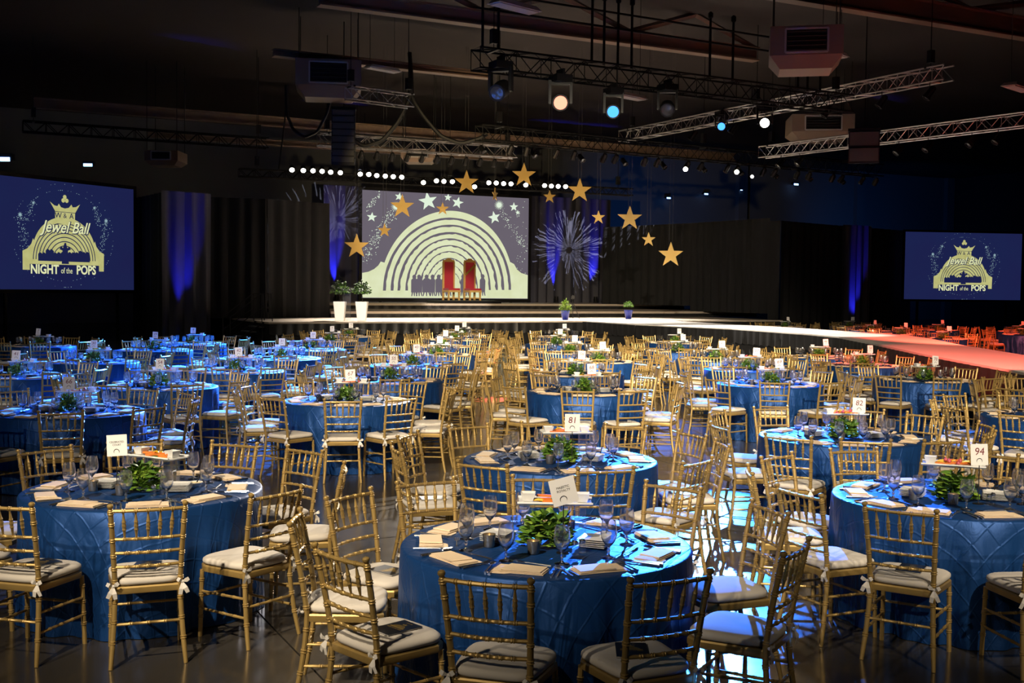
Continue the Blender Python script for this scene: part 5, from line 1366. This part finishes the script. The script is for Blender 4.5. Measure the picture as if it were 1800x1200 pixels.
air_unit(737, 276, 50, 1.5, .55, 1.5, -YAW, 'small tan air unit above the stage lamps')
air_unit(292, 280, 48, 1.4, .6, 1.4, -YAW, 'dark air unit near the large side screen')
for px, py, D_, lab in ((672, 120, 37, 'beside the reddish air unit'), (905, 10, 25, 'at the roof edge above the black truss'), (1105, 168, 33, 'behind the unlit moving head'), (1462, 93, 32.5, 'beside the tan air unit'), (1790, 152, 30, 'beyond the heavy girder')):
    p = PD(px, py, D_); e = empty('strip_light', p, .3); tag(e, 'unlit white fluorescent strip fitting ' + lab, 'light fitting', 'unlit roof strip lights')
    link('housing', MB().box((0, 0, 0), (1.3, .42, .10), None, .8).mesh('strip_housing', 'white', False), e)
    link('diffuser', MB().box((0, 0, -.06), (1.2, .32, .03)).mesh('strip_diffuser', 'white', False), e)
    link('hangers', MB().tube([(-.5, 0, .05), (-.5, 0, ZC - p.z)], .008, 4).tube([(.5, 0, .05), (.5, 0, ZC - p.z)], .008, 4).mesh('strip_hangers', 'black'), e)
def speaker_stack(px, py0, py1, D_, w, n, yaw, lab):
    p0 = PD(px, py0, D_); p1 = PD(px, py1, D_); e = empty('hanging_loudspeaker', p1, yaw); tag(e, lab, 'loudspeaker')
    H = p0.z - p1.z; h = H / n
    for i in range(n):
        link('cabinet', MB().box((0, -.012 * (n - i), h * (i + .5)), (w, .62, h * .94), Matrix.Rotation(.04 * (n - i), 3, 'X')).mesh('speaker_cabinet', 'black', False), e)
        link('grille', MB().box((0, -.33 - .012 * (n - i), h * (i + .5)), (w * .92, .03, h * .8), Matrix.Rotation(.04 * (n - i), 3, 'X')).mesh('speaker_grille_panel', 'grey', False), e)
    link('fly_frame', MB().box((0, 0, H + .05), (w * 1.05, .5, .08)).tube([(0, 0, H), (0, 0, ZC - p1.z)], .02, 6).mesh('speaker_fly_frame', 'black', False), e)
speaker_stack(604, 194, 288, 40.2, .82, 8, -YAW + .1, 'tall black hanging loudspeaker column in front of the cable swags')
speaker_stack(1518, 232, 288, 36.2, .95, 2, -YAW - .3, 'pair of black hanging loudspeaker boxes on the silver truss')
def cable(pts, lab, r=.045):
    cu = []
    for i in range(len(pts) - 1):
        a, b = pts[i], pts[i + 1]
        for k_ in range(6): cu.append(a.lerp(b, k_ / 6))
    cu.append(pts[-1])
    for _ in range(2): cu = [cu[0]] + [(cu[i - 1] + cu[i] * 2 + cu[i + 1]) / 4 for i in range(1, len(cu) - 1)] + [cu[-1]]
    o = link('cable', MB().tube(cu, r, 7).mesh('cable', 'black')); tag(o, lab, 'cable', 'hanging cables')
cable([PD(x, y, 40) for x, y in ((720, 92), (722, 130), (722, 172), (700, 215), (672, 248), (640, 258), (612, 240))], 'thick black cable swag sagging toward the loudspeaker column', .075)
cable([PD(x, y, 40) for x, y in ((720, 95), (723, 130), (724, 172), (745, 205), (775, 240), (810, 253), (845, 243), (856, 235))], 'thick black cable swag sagging toward the black truss', .075)
cable([PD(x, y, 41) for x, y in ((503, 150), (504, 200), (515, 228), (535, 242), (558, 232), (575, 200), (580, 178))], 'black cable swag hanging under the reddish air unit', .06)
cable([PD(x, y, 41) for x, y in ((503, 150), (502, 200), (496, 250), (490, 298))], 'black cable dropping to the end of the stage lamp bar', .03)
